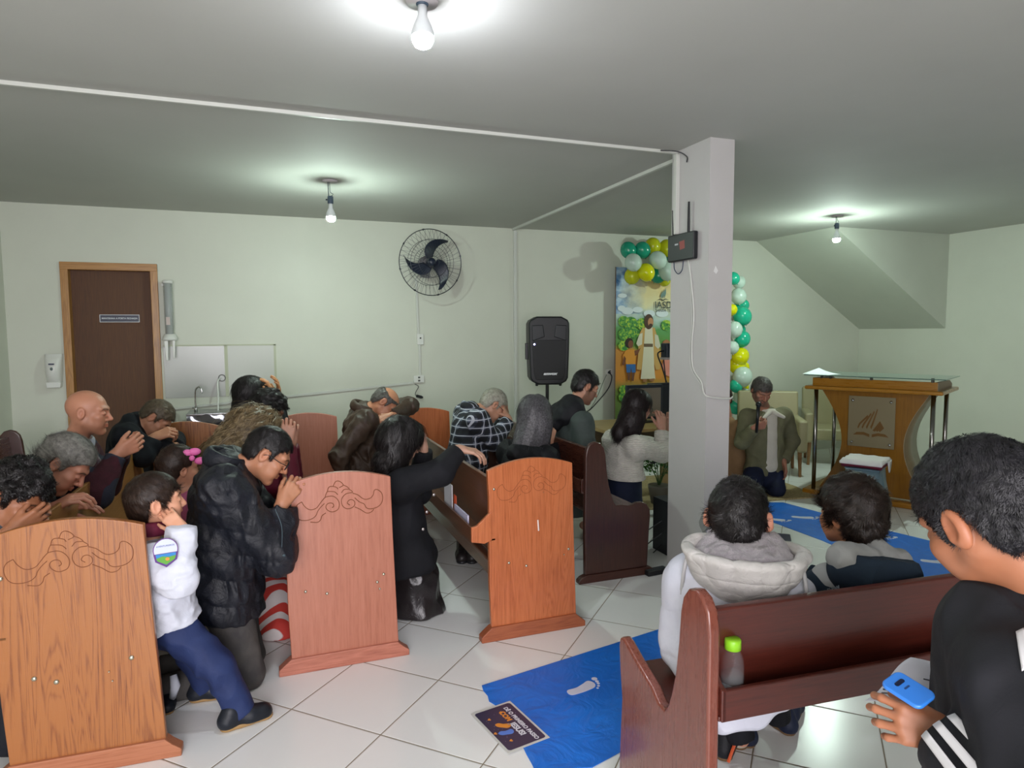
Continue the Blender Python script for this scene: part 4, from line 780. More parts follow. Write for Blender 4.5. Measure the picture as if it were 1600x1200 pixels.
def field(prims, h, noise=None, quilt=None, planes=None, smooth=1):
    lo = np.min([p['bb'][0] for p in prims if p['op'] == '+'], 0)-3*h-.01; hi = np.max([p['bb'][1] for p in prims if p['op'] == '+'], 0)+3*h+.01
    n = np.ceil((hi-lo)/h).astype(int)+1; F = np.full(n, 1.0, np.float32); ax = [lo[i]+h*np.arange(n[i]) for i in range(3)]
    for p in prims:
        k = p['k']; pad = k+2.5*h; a = np.clip(np.floor((p['bb'][0]-pad-lo)/h).astype(int), 0, n-1); b = np.clip(np.ceil((p['bb'][1]+pad-lo)/h).astype(int)+1, 1, n)
        if (b <= a).any(): continue
        sl = tuple(slice(a[i], b[i]) for i in range(3)); X = ax[0][sl[0]][:, None, None]; Y = ax[1][sl[1]][None, :, None]; Z = ax[2][sl[2]][None, None, :]
        d = p['f'](X, Y, Z).astype(np.float32)
        F[sl] = smin(F[sl], d, k) if p['op'] == '+' else smax(F[sl], -d, k)
    amp = (noise['amp'] if noise else 0)+(quilt['amp'] if quilt else 0)
    if amp:
        m = np.abs(F) < amp*2+2*h; I = np.nonzero(m); X, Y, Z = (ax[i][I[i]] for i in range(3)); D = F[m]
        if noise:
            s = noise.get('scale', (12, 12, 12)); s = s if hasattr(s, '__len__') else (s, s, s); w = vnoise(X*5+3, Y*5, Z*5)*noise.get('warp', .6)
            v = vnoise(X*s[0]+w, Y*s[1]+w, Z*s[2]+w); r1 = 1-np.abs(v)*2; v2 = vnoise(X*s[0]*2.3+9, Y*s[1]*2.3-w, Z*s[2]*2.3+5)
            D = D-noise['amp']*(.65*(r1 if noise.get('ridge', True) else v)+.35*v2)
        if quilt:
            q = nrm(quilt['dir']); t = (X*q[0]+Y*q[1]+Z*q[2])/quilt['pitch']+.15*vnoise(X*7, Y*7, Z*7); D = D-quilt['amp']*(np.abs(np.sin(PI*t))**.5-.6)
        F[m] = D
    for (p, nn) in (planes or []):
        nn = nrm(nn); F = np.maximum(F, ((ax[0]-p[0])*nn[0])[:, None, None]+((ax[1]-p[1])*nn[1])[None, :, None]+((ax[2]-p[2])*nn[2])[None, None, :]).astype(np.float32)
    F[0], F[-1], F[:, 0], F[:, -1], F[:, :, 0], F[:, :, -1] = 1, 1, 1, 1, 1, 1
    return nets(F, lo, h, smooth)
def nets(F, lo, h, smooth=1):
    S = F < 0; nx, ny, nz = F.shape; c = [S[a:nx-1+a, b:ny-1+b, d:nz-1+d] for a in (0, 1) for b in (0, 1) for d in (0, 1)]
    cnt = sum(x.astype(np.int8) for x in c); act = (cnt > 0) & (cnt < 8); idx = -np.ones(act.shape, np.int64); I = np.array(np.nonzero(act)); nv = I.shape[1]; idx[act] = np.arange(nv)
    acc = np.zeros((nv, 3)); w = np.zeros(nv); off = [(a, b, d) for a in (0, 1) for b in (0, 1) for d in (0, 1)]
    val = {o: F[I[0]+o[0], I[1]+o[1], I[2]+o[2]].astype(float) for o in off}
    for axis in range(3):
        for o in off:
            if o[axis]: continue
            o2 = list(o); o2[axis] = 1; f0, f1 = val[o], val[tuple(o2)]; m = (f0 < 0) != (f1 < 0); t = np.where(m, f0/np.where(m, f0-f1, 1), 0)
            for j in range(3): acc[:, j] += np.where(m, o[j]+(t if j == axis else 0), 0)
            w += m
    V = lo+h*(I.T+acc/w[:, None]); Q = []
    for axis in range(3):
        u, v = [(1, 2), (2, 0), (0, 1)][axis]; a = [slice(None)]*3; b = [slice(None)]*3; a[axis] = slice(0, -1); b[axis] = slice(1, None)
        d = S[tuple(a)] != S[tuple(b)]; E = np.array(np.nonzero(d)); ok = (E[u] > 0) & (E[v] > 0) & (E[u] < F.shape[u]-1) & (E[v] < F.shape[v]-1); E = E[:, ok]; flip = S[E[0], E[1], E[2]]
        def cell(du, dv): K = E.copy(); K[u] -= du; K[v] -= dv; return idx[K[0], K[1], K[2]]
        q = np.stack([cell(1, 1), cell(0, 1), cell(0, 0), cell(1, 0)], 1); q[~flip] = q[~flip][:, ::-1]; Q.append(q)
    Q = np.concatenate(Q); Q = Q[(Q >= 0).all(1)]
    for _ in range(smooth):
        s = np.zeros_like(V); n = np.zeros(len(V))
        for k in range(4): np.add.at(s, Q[:, k], V[Q[:, (k+1) % 4]]+V[Q[:, k-1]]); np.add.at(n, Q[:, k], 2)
        V = V*.45+.55*s/np.maximum(n, 1)[:, None]
    return V, Q
def npmesh(name, V, Q, mat, parent=None, col=None, tris=None):
    me = bpy.data.meshes.new(name); me.vertices.add(len(V)); me.vertices.foreach_set('co', V.astype(np.float32).ravel()); me.loops.add(len(Q)*4); me.loops.foreach_set('vertex_index', Q.astype(np.int32).ravel())
    me.polygons.add(len(Q)); me.polygons.foreach_set('loop_start', np.arange(0, len(Q)*4, 4, dtype=np.int32)); me.update(calc_edges=True); me.polygons.foreach_set('use_smooth', np.ones(len(Q), bool)); me.materials.append(mat)
    if col is not None:
        at = me.color_attributes.new('Col', 'FLOAT_COLOR', 'POINT'); at.data.foreach_set('color', np.c_[col, np.ones(len(V))].astype(np.float32).ravel())
    o = bpy.data.objects.new(name, me); COL.objects.link(o)
    if parent: o.parent = parent
    return o
def vnormals(V, Q):
    n = np.cross(V[Q[:, 2]]-V[Q[:, 0]], V[Q[:, 3]]-V[Q[:, 1]]); N_ = np.zeros_like(V)
    for k in range(4): np.add.at(N_, Q[:, k], n)
    return N_/np.maximum(1e-12, np.linalg.norm(N_, axis=1))[:, None]
# ---- head
def headframe(fwd, up):
    f = nrm(fwd); u = A3(up); u = nrm(u-f*(u@f)); r = np.cross(f, u); return np.stack([r, f, u], 1)   # columns: right, forward, up
def head_prim(c, M, s, k=.02, nose=1, child=0, ears=1, mouth=0, wide=1):
    c = A3(c)
    def f(X, Y, Z):
        x, y, z = (X-c[0])/s, (Y-c[1])/s, (Z-c[2])/s
        x, y, z = x*M[0, 0]+y*M[1, 0]+z*M[2, 0], x*M[0, 1]+y*M[1, 1]+z*M[2, 1], x*M[0, 2]+y*M[1, 2]+z*M[2, 2]
        ax = np.abs(x)/wide; E = lambda cc, r: ell(cc, r)['f'](ax, y, z); C = lambda a, b, r, r2, q=None: cap(a, b, r, r2)['f'](ax, y, z)
        jz = .012*child
        d = E((0, -.014, .036), (.077, .098, .087)); d = smin(d, E((0, .022, -.032+jz), (.062, .066, .074)), .03)
        d = smin(d, C((.052, .0, -.045+jz), (.016, .066, -.092+jz), .017, .017), .03)     # jaw
        d = smin(d, E((0, .072, -.094+jz), (.022, .017, .016)), .02)                       # chin
        d = smin(d, C((.010, .086, .034), (.048, .070, .036), .011, .010), .018)          # brow
        d = smin(d, E((.047, .060, -.012), (.022, .022, .019)), .022)                      # cheek
        d = smin(d, E((.034, .060, -.048+jz), (.026, .024, .026+.008*child)), .025)
        d = smax(d, -E((.033, .101, .012), (.019, .014, .014)), .014)                      # sockets
        d = smin(d, E((.033, .079, .010), (.0145, .0135, .0115)), .005)                    # lids
        ns = .86 if child else 1
        d = smin(d, C((0, .088, .018), (0, .089+.022*ns, -.020), .0075, .0105), .012)      # nose
        d = smin(d, E((.011, .096, -.025), (.0085, .010, .008)), .008)
        d = smax(d, -E((.006, .100, -.0335), (.0035, .006, .004)), .003)
        d = smin(d, C((0, .0945, -.049+jz), (.020, .082, -.054+jz), .0062, .004), .007)     # lips
        d = smin(d, C((0, .0935, -.061+jz), (.016, .083, -.058+jz), .0070, .004), .007)
        d = smax(d, -C((0, .103, -.0552+jz), (.022, .088, -.0555+jz), .0028, .001), .003)
        if ears:
            q_ = (ears-1)*.010; e = E((.081+q_, -.014, .004), (.010+q_, .021, .034)); e = smax(e, -E((.092+q_*1.6, -.010, .009), (.010, .013, .022)), .004); e = smin(e, C((.086+q_, -.002, -.008), (.079, .0, .004), .005, .004), .005); d = smin(d, e, .008)
        return d*s
    R = .15*s; return dict(bb=(c-R, c+R), f=f, k=k, op='+')
def local(V, c, M, s): return ((V-A3(c))@M)/s
def skin_mat(name, col, rough=.5):
    if name in _M: return _M[name]
    m = N(name); at = m.add('ShaderNodeAttribute', attribute_name='Col'); m.set(col=at.outputs['Color'], rough=rough, sss=.08); m.b.inputs['Subsurface Radius'].default_value = (.01, .004, .002)
    m.bump(m.noise(m.coord(), 320, 2), .12, .0008); _M[name] = m.m; return m.m
def face_col(V, c, M, s, base, brow='#2a1d16', lip=None, stubble=0, child=0, scalp=None, wide=1, blush=.5):
    L = local(V, c, M, s); x, y, z = np.abs(L[:, 0])/wide, L[:, 1], L[:, 2]; b = np.array(lin(base)); col = np.tile(b, (len(V), 1)); jz = .012*child
    inb = (np.abs(L) < .16).all(1)
    def blend(w, c2, a): nonlocal col; w = (np.clip(w, 0, 1)*a*inb)[:, None]; col = col*(1-w)+np.array(c2)*w
    n = vnoise(L[:, 0]*60, L[:, 1]*60, L[:, 2]*60); col *= (1+.05*n)[:, None]
    red = b*np.array([1.12, .72, .68]); blend(np.exp(-((x-.047)**2+(z+.012)**2)/.0004)*(y > .03), red, .45*blush); blend(np.exp(-(x**2+(z+.02)**2)/.00025)*(y > .09), red, .5*blush); blend(np.exp(-((y+.012)**2+(z-.004)**2)/.001)*(x > .076), red, .55*blush)
    lc = b*np.array([.95, .55, .52]) if lip is None else np.array(lin(lip)); blend((1.15-((x/.024)**2+((z+.0555-jz)/.0095)**2))*4*(y > .078), lc, .5); blend((1-(np.abs(z+.0555-jz)/.0022))*(x < .022)*(y > .08), b*.25, .8)
    bz = .030+.006*np.sin(np.clip((x-.012)/.04, 0, 1)*PI); blend((1-np.abs(z-bz)/.0055)*2*(x > .012)*(x < .052)*(y > .05), lin(brow), .85)
    blend((1-np.abs(z-(.0035-((x-.033)/.016)**2*.003+.002))/.0022)*1.6*(np.abs(x-.033) < .0155)*(y > .07), np.array(lin('#1d1512')), .85)
    blend((1-((x-.006)**2+(z+.033)**2)/.00003)*(y > .09), b*.3, .8)
    if stubble: st = ((z < -.03) | ((x > .05) & (z < 0)))*(y > -.01)*(z > -.13); blend(st*(1-np.exp(-((x/.026)**2+((z+.0555-jz)/.012)**2)))+((np.abs(z+.040-jz) < .006)*(x < .03)*(y > .08)), lin(brow), stubble)
    if scalp is not None: blend(np.clip((z-.03)/.03, 0, 1), np.array(lin(scalp)), .5)
    return col
# ---- hair
def hair_mat(name, col, hi, rough=.42, scale=60):
    if name in _M: return _M[name]
    m = N(name); v = m.coord(); n = m.noise(v, scale, 4, .7); m.set(col=m.ramp(n, [(.3, col), (.75, hi)]), rough=rough, spec=.35); m.bump(m.noise(v, scale*4, 3), .5, .002); _M[name] = m.m; return m.m
HL = {'short': [(-.13, -.056), (-.06, -.052), (-.042, -.02), (-.036, .030), (-.01, .040), (.006, .030), (.012, -.004), (.022, .0), (.030, .045), (.055, .066), (.075, .074), (.12, .08)],
      'boy': [(-.13, -.066), (-.055, -.060), (-.042, -.03), (-.037, .028), (-.01, .038), (.005, .028), (.011, -.008), (.022, .0), (.034, .040), (.055, .055), (.075, .058), (.12, .056)],
      'long': [(-.13, -.2), (.0, -.2), (.012, -.05), (.028, .035), (.05, .066), (.08, .078), (.12, .08)],
      'bun': [(-.13, -.055), (-.05, -.05), (-.03, -.015), (-.02, .03), (.02, .035), (.04, .06), (.075, .074), (.12, .08)]}
def hair_cap(c, M, s, t=.010, line='short', top=.004, k=.01, bald=None, wide=1, fluff=0, cutx=None):
    c = A3(c); xs, zs = zip(*HL[line]); xs, zs = np.array(xs), np.array(zs)
    def f(X, Y, Z):
        x, y, z = (X-c[0])/s, (Y-c[1])/s, (Z-c[2])/s
        x, y, z = x*M[0, 0]+y*M[1, 0]+z*M[2, 0], x*M[0, 1]+y*M[1, 1]+z*M[2, 1], x*M[0, 2]+y*M[1, 2]+z*M[2, 2]
        ax = np.abs(x)/wide; d = ell((0, -.014, .036+top*.5), (.077+t, .098+t, .087+t+top))['f'](ax, y, z); d = smin(d, ell((0, -.045, -.02), (.055+t*.7, .055+t*.6, .05))['f'](ax, y, z), .03)
        zl = np.interp(y.ravel(), xs, zs).reshape(y.shape)+.01*vnoise(ax*70, y*70, 0*z+c[0]); d = np.maximum(d, (zl-z)*.75)
        if bald is not None: d = smax(d, (z-bald-.25*np.abs(y+.02))*.8, .006)
        if fluff: d = d-fluff*vnoise(x*38, y*38, z*38)
        return d*s
    R = (.125+t+top)*s; return dict(bb=(c-R, c+R), f=f, k=k*s, op='+')
def strands(V, Q, n, length, width, comb, lift=.003, jit=.25, curl=0, R=.09, seed=1, sel=None, droop=0):
    rs = np.random.RandomState(seed); Nn = vnormals(V, Q); ids = np.arange(len(V)) if sel is None else np.nonzero(sel(V))[0]
    if len(ids) == 0: return np.zeros((0, 3)), np.zeros((0, 4), int)
    i = rs.choice(ids, n); p = V[i]; nn = Nn[i]; t = comb(p, nn) if callable(comb) else np.tile(A3(comb), (n, 1)); px, py, pz = (p*34+seed).T; cl = np.stack([vnoise(px, py, pz), vnoise(py+7, pz, px), vnoise(pz, px+5, py)], 1); t = t+jit*(1.6*cl+.35*rs.randn(n, 3)); t -= nn*(t*nn).sum(1)[:, None]; t /= np.maximum(1e-6, np.linalg.norm(t, axis=1))[:, None]
    sd = np.cross(t, nn); L = length*(.6+.8*rs.rand(n)); out = []; K = 5; ph = rs.rand(n)*6.28
    for j in range(K):
        u = j/(K-1); d = (L*u)[:, None]; q = p+t*d+nn*(lift*(np.sin(PI*min(1, u*.8+.1))+.3))-nn*(d*d/(2*R))*.9
        q = q+sd*(curl*np.sin(ph+u*6))[:, None]+nn*(curl*(np.cos(ph+u*6)*.6+.6*u))[:, None]; q[:, 2] -= droop*u*u
        w = width*(1-.85*u**2)*.5; out += [q-sd*w, q+sd*w]
    P = np.stack(out, 1).reshape(-1, 3); b = np.arange(n)*2*K; F = np.concatenate([np.stack([b+2*j, b+2*j+1, b+2*j+3, b+2*j+2], 1) for j in range(K-1)])
    return P, F
def crown_comb(c, M, s, fwd=.35, down=0): # hair swirling away from the crown, swept toward the face
    cr = A3(c)+M@np.array([0, -.05, .13])*s
    def f(p, n): t = p-cr; t = t/np.maximum(1e-6, np.linalg.norm(t, axis=1))[:, None]; return t+(M@np.array([0, fwd, 0]))+np.array([0, 0, -down])
    return f
def join(parts):
    Vs, Qs, o = [], [], 0
    for V, Q in parts: Vs.append(V); Qs.append(Q+o); o += len(V)
    return np.concatenate(Vs), np.concatenate(Qs)
# ---- hands
def hand(wr, d, n, s=1.0, left=False, curl=(.35, .5, .35), spread=.06, thumb=(.7, .25), per=None, k=.006):
    """wrist, direction of the fingers, palm normal; returns primitives of palm, five fingers"""
    wr, d = A3(wr), nrm(d); n = A3(n); n = nrm(n-d*(n@d)); t = np.cross(d, n)*(-1 if left else 1)   # t: toward the thumb
    P = []
    kn = [wr+s*(d*a+t*b) for a, b in ((.088, .030), (.093, .010), (.088, -.011), (.079, -.030))]
    for i, kp in enumerate(kn): P.append(cap(wr+s*(d*.008+t*(.014-.010*i)), kp, s*.0155, s*.0110, k=.012))
    P.append(cap(wr-d*.02*s, wr+d*.02*s, s*.022, s*.021, k=.015, side=t, q=1.2)); P.append(cap(wr+s*(d*.02+t*.018+n*.006), wr+s*(d*.055+t*.024+n*.008), s*.016, s*.013, k=.012))
    seg = [(.043, .026, .021), (.047, .029, .022), (.043, .027, .022), (.034, .021, .019)]
    for i in range(4):
        c = per[i] if per else curl; p = kn[i]; a = 0; sp = spread*(1.5-i); fd0 = nrm(d+t*sp)
        for j in range(3):
            a += c[j]; fd = fd0*math.cos(a)+n*math.sin(a); q = p+fd*seg[i][j]*s; P.append(cap(p, q, s*(.0098-.0010*j)*(.88 if i == 3 else 1), s*(.0088-.0010*j)*(.88 if i == 3 else 1), k=.0035)); p = q
    p = wr+s*(d*.022+t*.026+n*.006); a, b = thumb
    d1 = nrm(d*math.cos(a)+t*math.sin(a)+n*b); q = p+d1*s*.040; P.append(cap(p, q, s*.0135, s*.0115, k=.010)); d2 = nrm(d*math.cos(a*.5)+t*math.sin(a*.5)+n*(b+.15)); q2 = q+d2*s*.030; P.append(cap(q, q2, s*.0110, s*.0098, k=.004)); d3 = nrm(d*math.cos(a*.2)+t*math.sin(a*.2)+n*(b+.3)); P.append(cap(q2, q2+d3*s*.024, s*.0098, s*.0080, k=.004))
    return P
def ik(a, b, l1, l2, pole):
    a, b = A3(a), A3(b); v = b-a; L = np.linalg.norm(v); L = min(L, (l1+l2)*.999); v = nrm(v); x = (l1*l1-l2*l2+L*L)/(2*L); y = math.sqrt(max(0, l1*l1-x*x)); p = A3(pole); p = nrm(p-v*(p@v)); return a+v*x+p*y
def cloth(name, col, rough=.8, col2=None, bump=.25, scale=180, fold=0, spec=.3, sheen=0):
    if name in _M: return _M[name]
    m = N(name); v = m.coord(); c = m.ramp(m.noise(v, 9, 3), [(.35, col), (.7, col2 or col)]); m.set(col=c, rough=rough, spec=spec, sheen=sheen)
    h = m.noise(v, scale, 3); 
    if fold: h = m.math('ADD', m.math('MULTIPLY', h, .15), m.math('MULTIPLY', m.noise(v, 16, 5, .6, 1.6), fold))
    m.bump(h, bump, .006 if fold else .002); _M[name] = m.m; return m.m
def sole_shoe(heel, toe, s, mat, solemat, parent, up=(0, 0, 1), h=.007, w=1.0, name='shoe'):
    heel, toe = A3(heel), A3(toe); d = nrm(toe-heel); u = A3(up); u = nrm(u-d*(u@d)); sd = np.cross(d, u); L = np.linalg.norm(toe-heel)
    P = [cap(heel+d*.03*s+u*.045*s, heel+d*.045*s+u*.085*s, .038*s, .036*s, k=.03), cap(heel+d*.035*s+u*.038*s, toe-d*.05*s+u*.034*s, .036*s, .036*s*w, k=.03), cap(toe-d*.10*s+u*.032*s, toe-d*.038*s+u*.028*s, .040*s*w, .032*s*w, k=.03, side=sd, q=1.12), cap(heel+d*.06*s+u*.08*s, toe-d*.11*s+u*.05*s, .03*s, .026*s, k=.03)]
    V, Q = field(P, h, planes=[(heel+u*.012*s, -u)]); o = npmesh(name, V, Q, mat, parent)
    P = [cap(heel+d*.035*s+u*.01*s, heel+d*.12*s+u*.01*s, .037*s, .033*s, k=.01), cap(heel+d*.1*s+u*.01*s, toe-d*.04*s+u*.01*s, .033*s, .041*s*w, k=.02)]
    V, Q = field(P, h, planes=[(heel+u*.022*s, u), (heel+u*.0005, -u)]); npmesh('sole', V, Q, solemat, o); return o
def person(label, head, hf, hu, sc, pel, f, wr, s=1.0, kneel=None, legs=None, pole=((0, -.3, -1), (0, .3, -1)), skin='#b98a6c', hands=None, res=.006, hres=.0042, sh=.175, hs=1.0, child=0, brow='#2a1d16', stubble=0, wide=1, lip=None, scalp=None, el=None, neck=1.0, body_low=True, blush=.4, ears=1):
    """builds the body as one skin; returns dict with the joints for dressing it"""
    f = nrm(f); up = np.array([0, 0, 1.]); right = nrm(np.cross(f, up)); head, sc, pel = A3(head), A3(sc), A3(pel); hs = hs*s**.35 if child else hs*1.0
    trunk = nrm(sc-pel); right = nrm(right-trunk*(right@trunk)); J = dict(f=f, right=right, head=head, sc=sc, pel=pel, trunk=trunk, s=s, hs=hs, sh=[], el=[], wr=[], hip=[], kn=[], an=[])
    M = headframe(hf, hu); J['M'] = M; sg = (1, -1)
    for i in (0, 1):
        shp = sc+right*sg[i]*sh*s; J['sh'].append(shp); w = wr[i]
        if w is None: J['wr'].append(None); J['el'].append(None); continue
        w = A3(w); J['wr'].append(w); J['el'].append(A3(el[i]) if el and el[i] is not None else ik(shp, w, .285*s, .25*s, pole[i]))
        J['hip'].append(pel+right*sg[i]*.09*s)
    J['hip'] = [pel+right*sg[i]*.09*s for i in (0, 1)]
    if kneel is not None:
        for i in (0, 1):
            kz = .055*s; base = A3(kneel)+right*sg[i]*.10*s; base[2] = kz; J['kn'].append(base); an = base-f*.37*s; an[2] = .05*s; J['an'].append(an)
    elif legs:
        for i in (0, 1): J['kn'].append(A3(legs[i][0])); J['an'].append(A3(legs[i][1]))
    nb = sc+trunk*.03*s; J['nb'] = nb; P = [head_prim(head, M, hs, child=child, wide=wide, ears=ears), cap(head+M@np.array([0, -.02, -.045])*hs, nb-f*.0, .052*neck*s**.5, .058*neck*s**.6, k=.03*s)]
    P += [cap(J['sh'][0], J['sh'][1], .05*s, k=.05*s), cap(sc-trunk*.06*s, pel, .10*s, .10*s, k=.05, side=right, q=1.3)]
    for i in (0, 1):
        if J['wr'][i] is not None: P += [cap(J['sh'][i], J['el'][i], .045*s, .037*s, k=.03*s), cap(J['el'][i], J['wr'][i], .038*s, .025*s, k=.02*s)]
        if J['kn'] and body_low: P += [cap(J['hip'][i], J['kn'][i], .07*s, .05*s, k=.03*s), cap(J['kn'][i], J['an'][i], .048*s, .032*s, k=.02*s)]
    V, Q = field(P, hres, smooth=1) if hres >= res else field(P, hres, smooth=1)
    meshes = [(V, Q)]
    for i in (0, 1):
        if hands and hands[i] is not None and J['wr'][i] is not None: HP = hand(J['wr'][i], left=bool(i), **hands[i]); HP.append(cap(J['wr'][i]-nrm(J['wr'][i]-J['el'][i])*.07*s, J['wr'][i], .029*s, .024*s, k=.012)); meshes.append(field(HP, min(.0034, hres), smooth=1))
    V, Q = join(meshes); col = face_col(V, head, M, hs, skin, brow=brow, stubble=stubble, child=child, wide=wide, lip=lip, scalp=scalp, blush=blush)
    o = npmesh('person', V, Q, skin_mat('skin_tone', skin), None, col); tag(o, label, 'person'); J['o'] = o; return J
def hair(J, mat, line='short', t=.010, top=.004, extra=None, n=2500, length=.03, width=.0022, comb=None, lift=.003, jit=.55, curl=0, h=.004, bald=None, wide=1, fluff=0, noise=None, seed=1, R=.09, sel=None, name='hair', droop=0):
    P = [hair_cap(J['head'], J['M'], J['hs'], t, line, top, bald=bald, wide=wide, fluff=fluff)]+(extra or [])
    V, Q = field(P, h, noise=noise or dict(amp=.0035, scale=(40, 40, 40), warp=1.5)); comb = comb or crown_comb(J['head'], J['M'], J['hs'])
    sv = strands(V, Q, n, length, width, comb, lift, jit, curl, R, seed, sel, droop); V, Q = join([(V, Q), sv]) if n else (V, Q)
    return npmesh(name, V, Q, mat, J['o'])
def HP(J, x, y, z): return J['head']+J['M']@np.array([x, y, z])*J['hs']
def top(J, mat, t=.012, arms=(1, 1), hem=.10, noise=None, quilt=None, collar=None, h=.006, belly=1.0, name='jacket', cuff=.02, extra=None, chest=1.0, planes=None, open_neck=True, shw=1.0):
    s, R, f, tr = J['s'], J['right'], J['f'], J['trunk']; sc, pel = J['sc'], J['pel']; P = []
    mid = sc*.45+pel*.55; P.append(cap(sc-tr*.09*s, mid, .112*s*chest+t, .112*s*belly+t, k=.05, side=R, q=1.36*shw)); hemp = pel-tr*hem*s
    P.append(cap(mid, hemp-tr*.08*s, .112*s*belly+t, .125*s*belly+t, k=.05, side=R, q=1.33, cut=[(hemp, -tr)]))
    P.append(cap(J['sh'][0]-tr*.015, J['sh'][1]-tr*.015, .052*s+t, k=.06*s)); P.append(cap(sc, sc+tr*.045*s, .075*s+t*.5, .055*s+t*.5, k=.05*s))
    for i in (0, 1):
        if arms[i] and J['wr'][i] is not None:
            e, w = J['el'][i], J['wr'][i]; d = nrm(w-e); w2 = w-d*cuff*s
            P += [cap(J['sh'][i], e, .058*s+t, .046*s+t, k=.045*s), cap(e, w2+d*.05*s, .047*s+t, .030*s+t*.8, k=.03*s, cut=[(w2, d)])]
    P += extra or []
    return npmesh(name, *field(P, h, noise=noise, quilt=quilt, planes=planes), mat, J['o'])
def collar(J, mat, R=.062, r=.014, flat=2.2, h=.005, name='collar', up=.035, tilt=.35, k=.01, off=0):
    c = J['nb']+J['trunk']*up*J['s']+J['f']*off; n = nrm(J['trunk']+J['f']*-tilt*0+nrm(J['head']-J['nb'])*.5); return npmesh(name, *field([torus(c, n, R*J['s']**.6, r, flat=flat)], h), mat, J['o'])
def pants(J, mat, t=.012, noise=None, h=.007, name='trousers', shin=1.0, waist=.06, thigh=1.0):
    s, R = J['s'], J['right']; P = [cap(J['pel']+J['trunk']*waist*s, J['pel']-J['trunk']*.03*s, .105*s+t, .115*s+t, k=.04, side=R, q=1.3)]
    for i in (0, 1): d = nrm(J['an'][i]-J['kn'][i]); P += [cap(J['hip'][i], J['kn'][i], .088*s*thigh+t, .060*s+t, k=.04*s), cap(J['kn'][i], J['an'][i]+d*.03*s, .058*s+t, .040*s*shin+t, k=.03*s, cut=[(J['an'][i], d)])]
    return npmesh(name, *field(P, h, noise=noise, planes=[((0, 0, .003), (0, 0, -1))]), mat, J['o'])
# ================================================================ the congregation
def P(x, y, Y): return A3(onY(x, y, Y))
H_black = hair_mat('hair_black', '#0c0b0c', '#2a2626'); H_dark = hair_mat('hair_dark_brown', '#1c1310', '#3d2c22'); H_grey = hair_mat('hair_grey', '#55534f', '#9a9890', .5); H_saltp = hair_mat('hair_salt_pepper', '#2e2b29', '#6f6c66', .5)
H_white = hair_mat('hair_white', '#7d7b70', '#b5b3a4', .5); H_blond = hair_mat('hair_light_brown', '#3d3020', '#a08c68', .45, 38); H_brown = hair_mat('hair_brown', '#241811', '#5b4334', .45)
UP = (0, 0, 1)
clasp = lambda d, s=1: (dict(d=d, n=(.0, .9, .1), curl=(.75, 1.0, .5), thumb=(.5, .5), s=s), dict(d=d, n=(.0, -.9, .1), curl=(.75, 1.0, .5), thumb=(.5, .5), s=s))
fist = dict(curl=(1.1, 1.3, .7), thumb=(.5, .8)); relax = dict(curl=(.35, .45, .3), thumb=(.6, .35))
def glasses(J, mat):
    b = MB(); q = lambda x, y, z: Vector(HP(J, x, y, z))
    for s in (-1, 1):
        b.tube([q(s*.033+.024*math.cos(t*PI/8), .100+.0*t, .010+.017*math.sin(t*PI/8)) for t in range(16)], .0018, 6, closed=True); b.tube([q(s*.056, .098, .016), q(s*.081, .06, .016), q(s*.084, .0, .018), q(s*.083, -.02, .005)], .0018, 6)
    b.tube([q(-.010, .103, .014), q(.010, .103, .014)], .0018, 6); return b.build('glasses', mat, J['o'], True)
# --- puffer jacket man, kneeling behind the rose pew
J = person('man in glasses and black puffer jacket kneeling with clasped hands', P(417, 712, 3.22), (.80, -.06, -.60), (.5, 0, .85), P(352, 745, 3.22), P(352, 915, 3.25), (1, 0, 0),
    (P(441, 786, 3.12), P(452, 782, 3.25)), kneel=P(385, 1050, 3.22), hands=(dict(d=(.62, .25, .75), n=(.1, 1, .0), curl=(.7, .9, .5), thumb=(.5, .4)), dict(d=(.62, -.2, .75), n=(0, -1, 0), curl=(.6, .8, .5), thumb=(.5, .4))), skin='#b07a5c', hres=.0042, el=(P(432, 868, 3.05), P(445, 862, 3.38)), brow='#15110f', sh=.19)
hair(J, H_black, n=5000, length=.020, width=.0015, top=.004, t=.005)
puff = cloth('puffer_black', '#14161d', .5, '#1a1d26', bump=.9, fold=1.3, spec=.35)
top(J, puff, t=.034, hem=.10, quilt=dict(dir=(.25, 0, 1), pitch=.115, amp=.010), noise=dict(amp=.013, scale=(20, 14, 10), warp=1.2), name='puffer_jacket', belly=1.08, h=.0055)
collar(J, puff, R=.078, r=.020, flat=2.0, up=.045, name='collar')
pants(J, cloth('jeans_grey', '#3f3d3e', .85, '#55524f', bump=.35, fold=.7), noise=dict(amp=.006, scale=(12, 12, 14)), t=.016, h=.006)
glasses(J, blackp)
c = P(440, 866, 2.97); b = MB(); b.tube(smoothpts([Vector(c), Vector(c)+Vector((.004, -.01, .12)), Vector(c)+Vector((-.02, 0, .2))]), .0018, 5); b.tube([Vector(c)+Vector((-.02, 0, 0)), Vector(c)+Vector((.015, -.01, -.004))], .006, 8); b.build('drawstring', plain('cord_teal', '#3f5058', .6), J['o'], True)
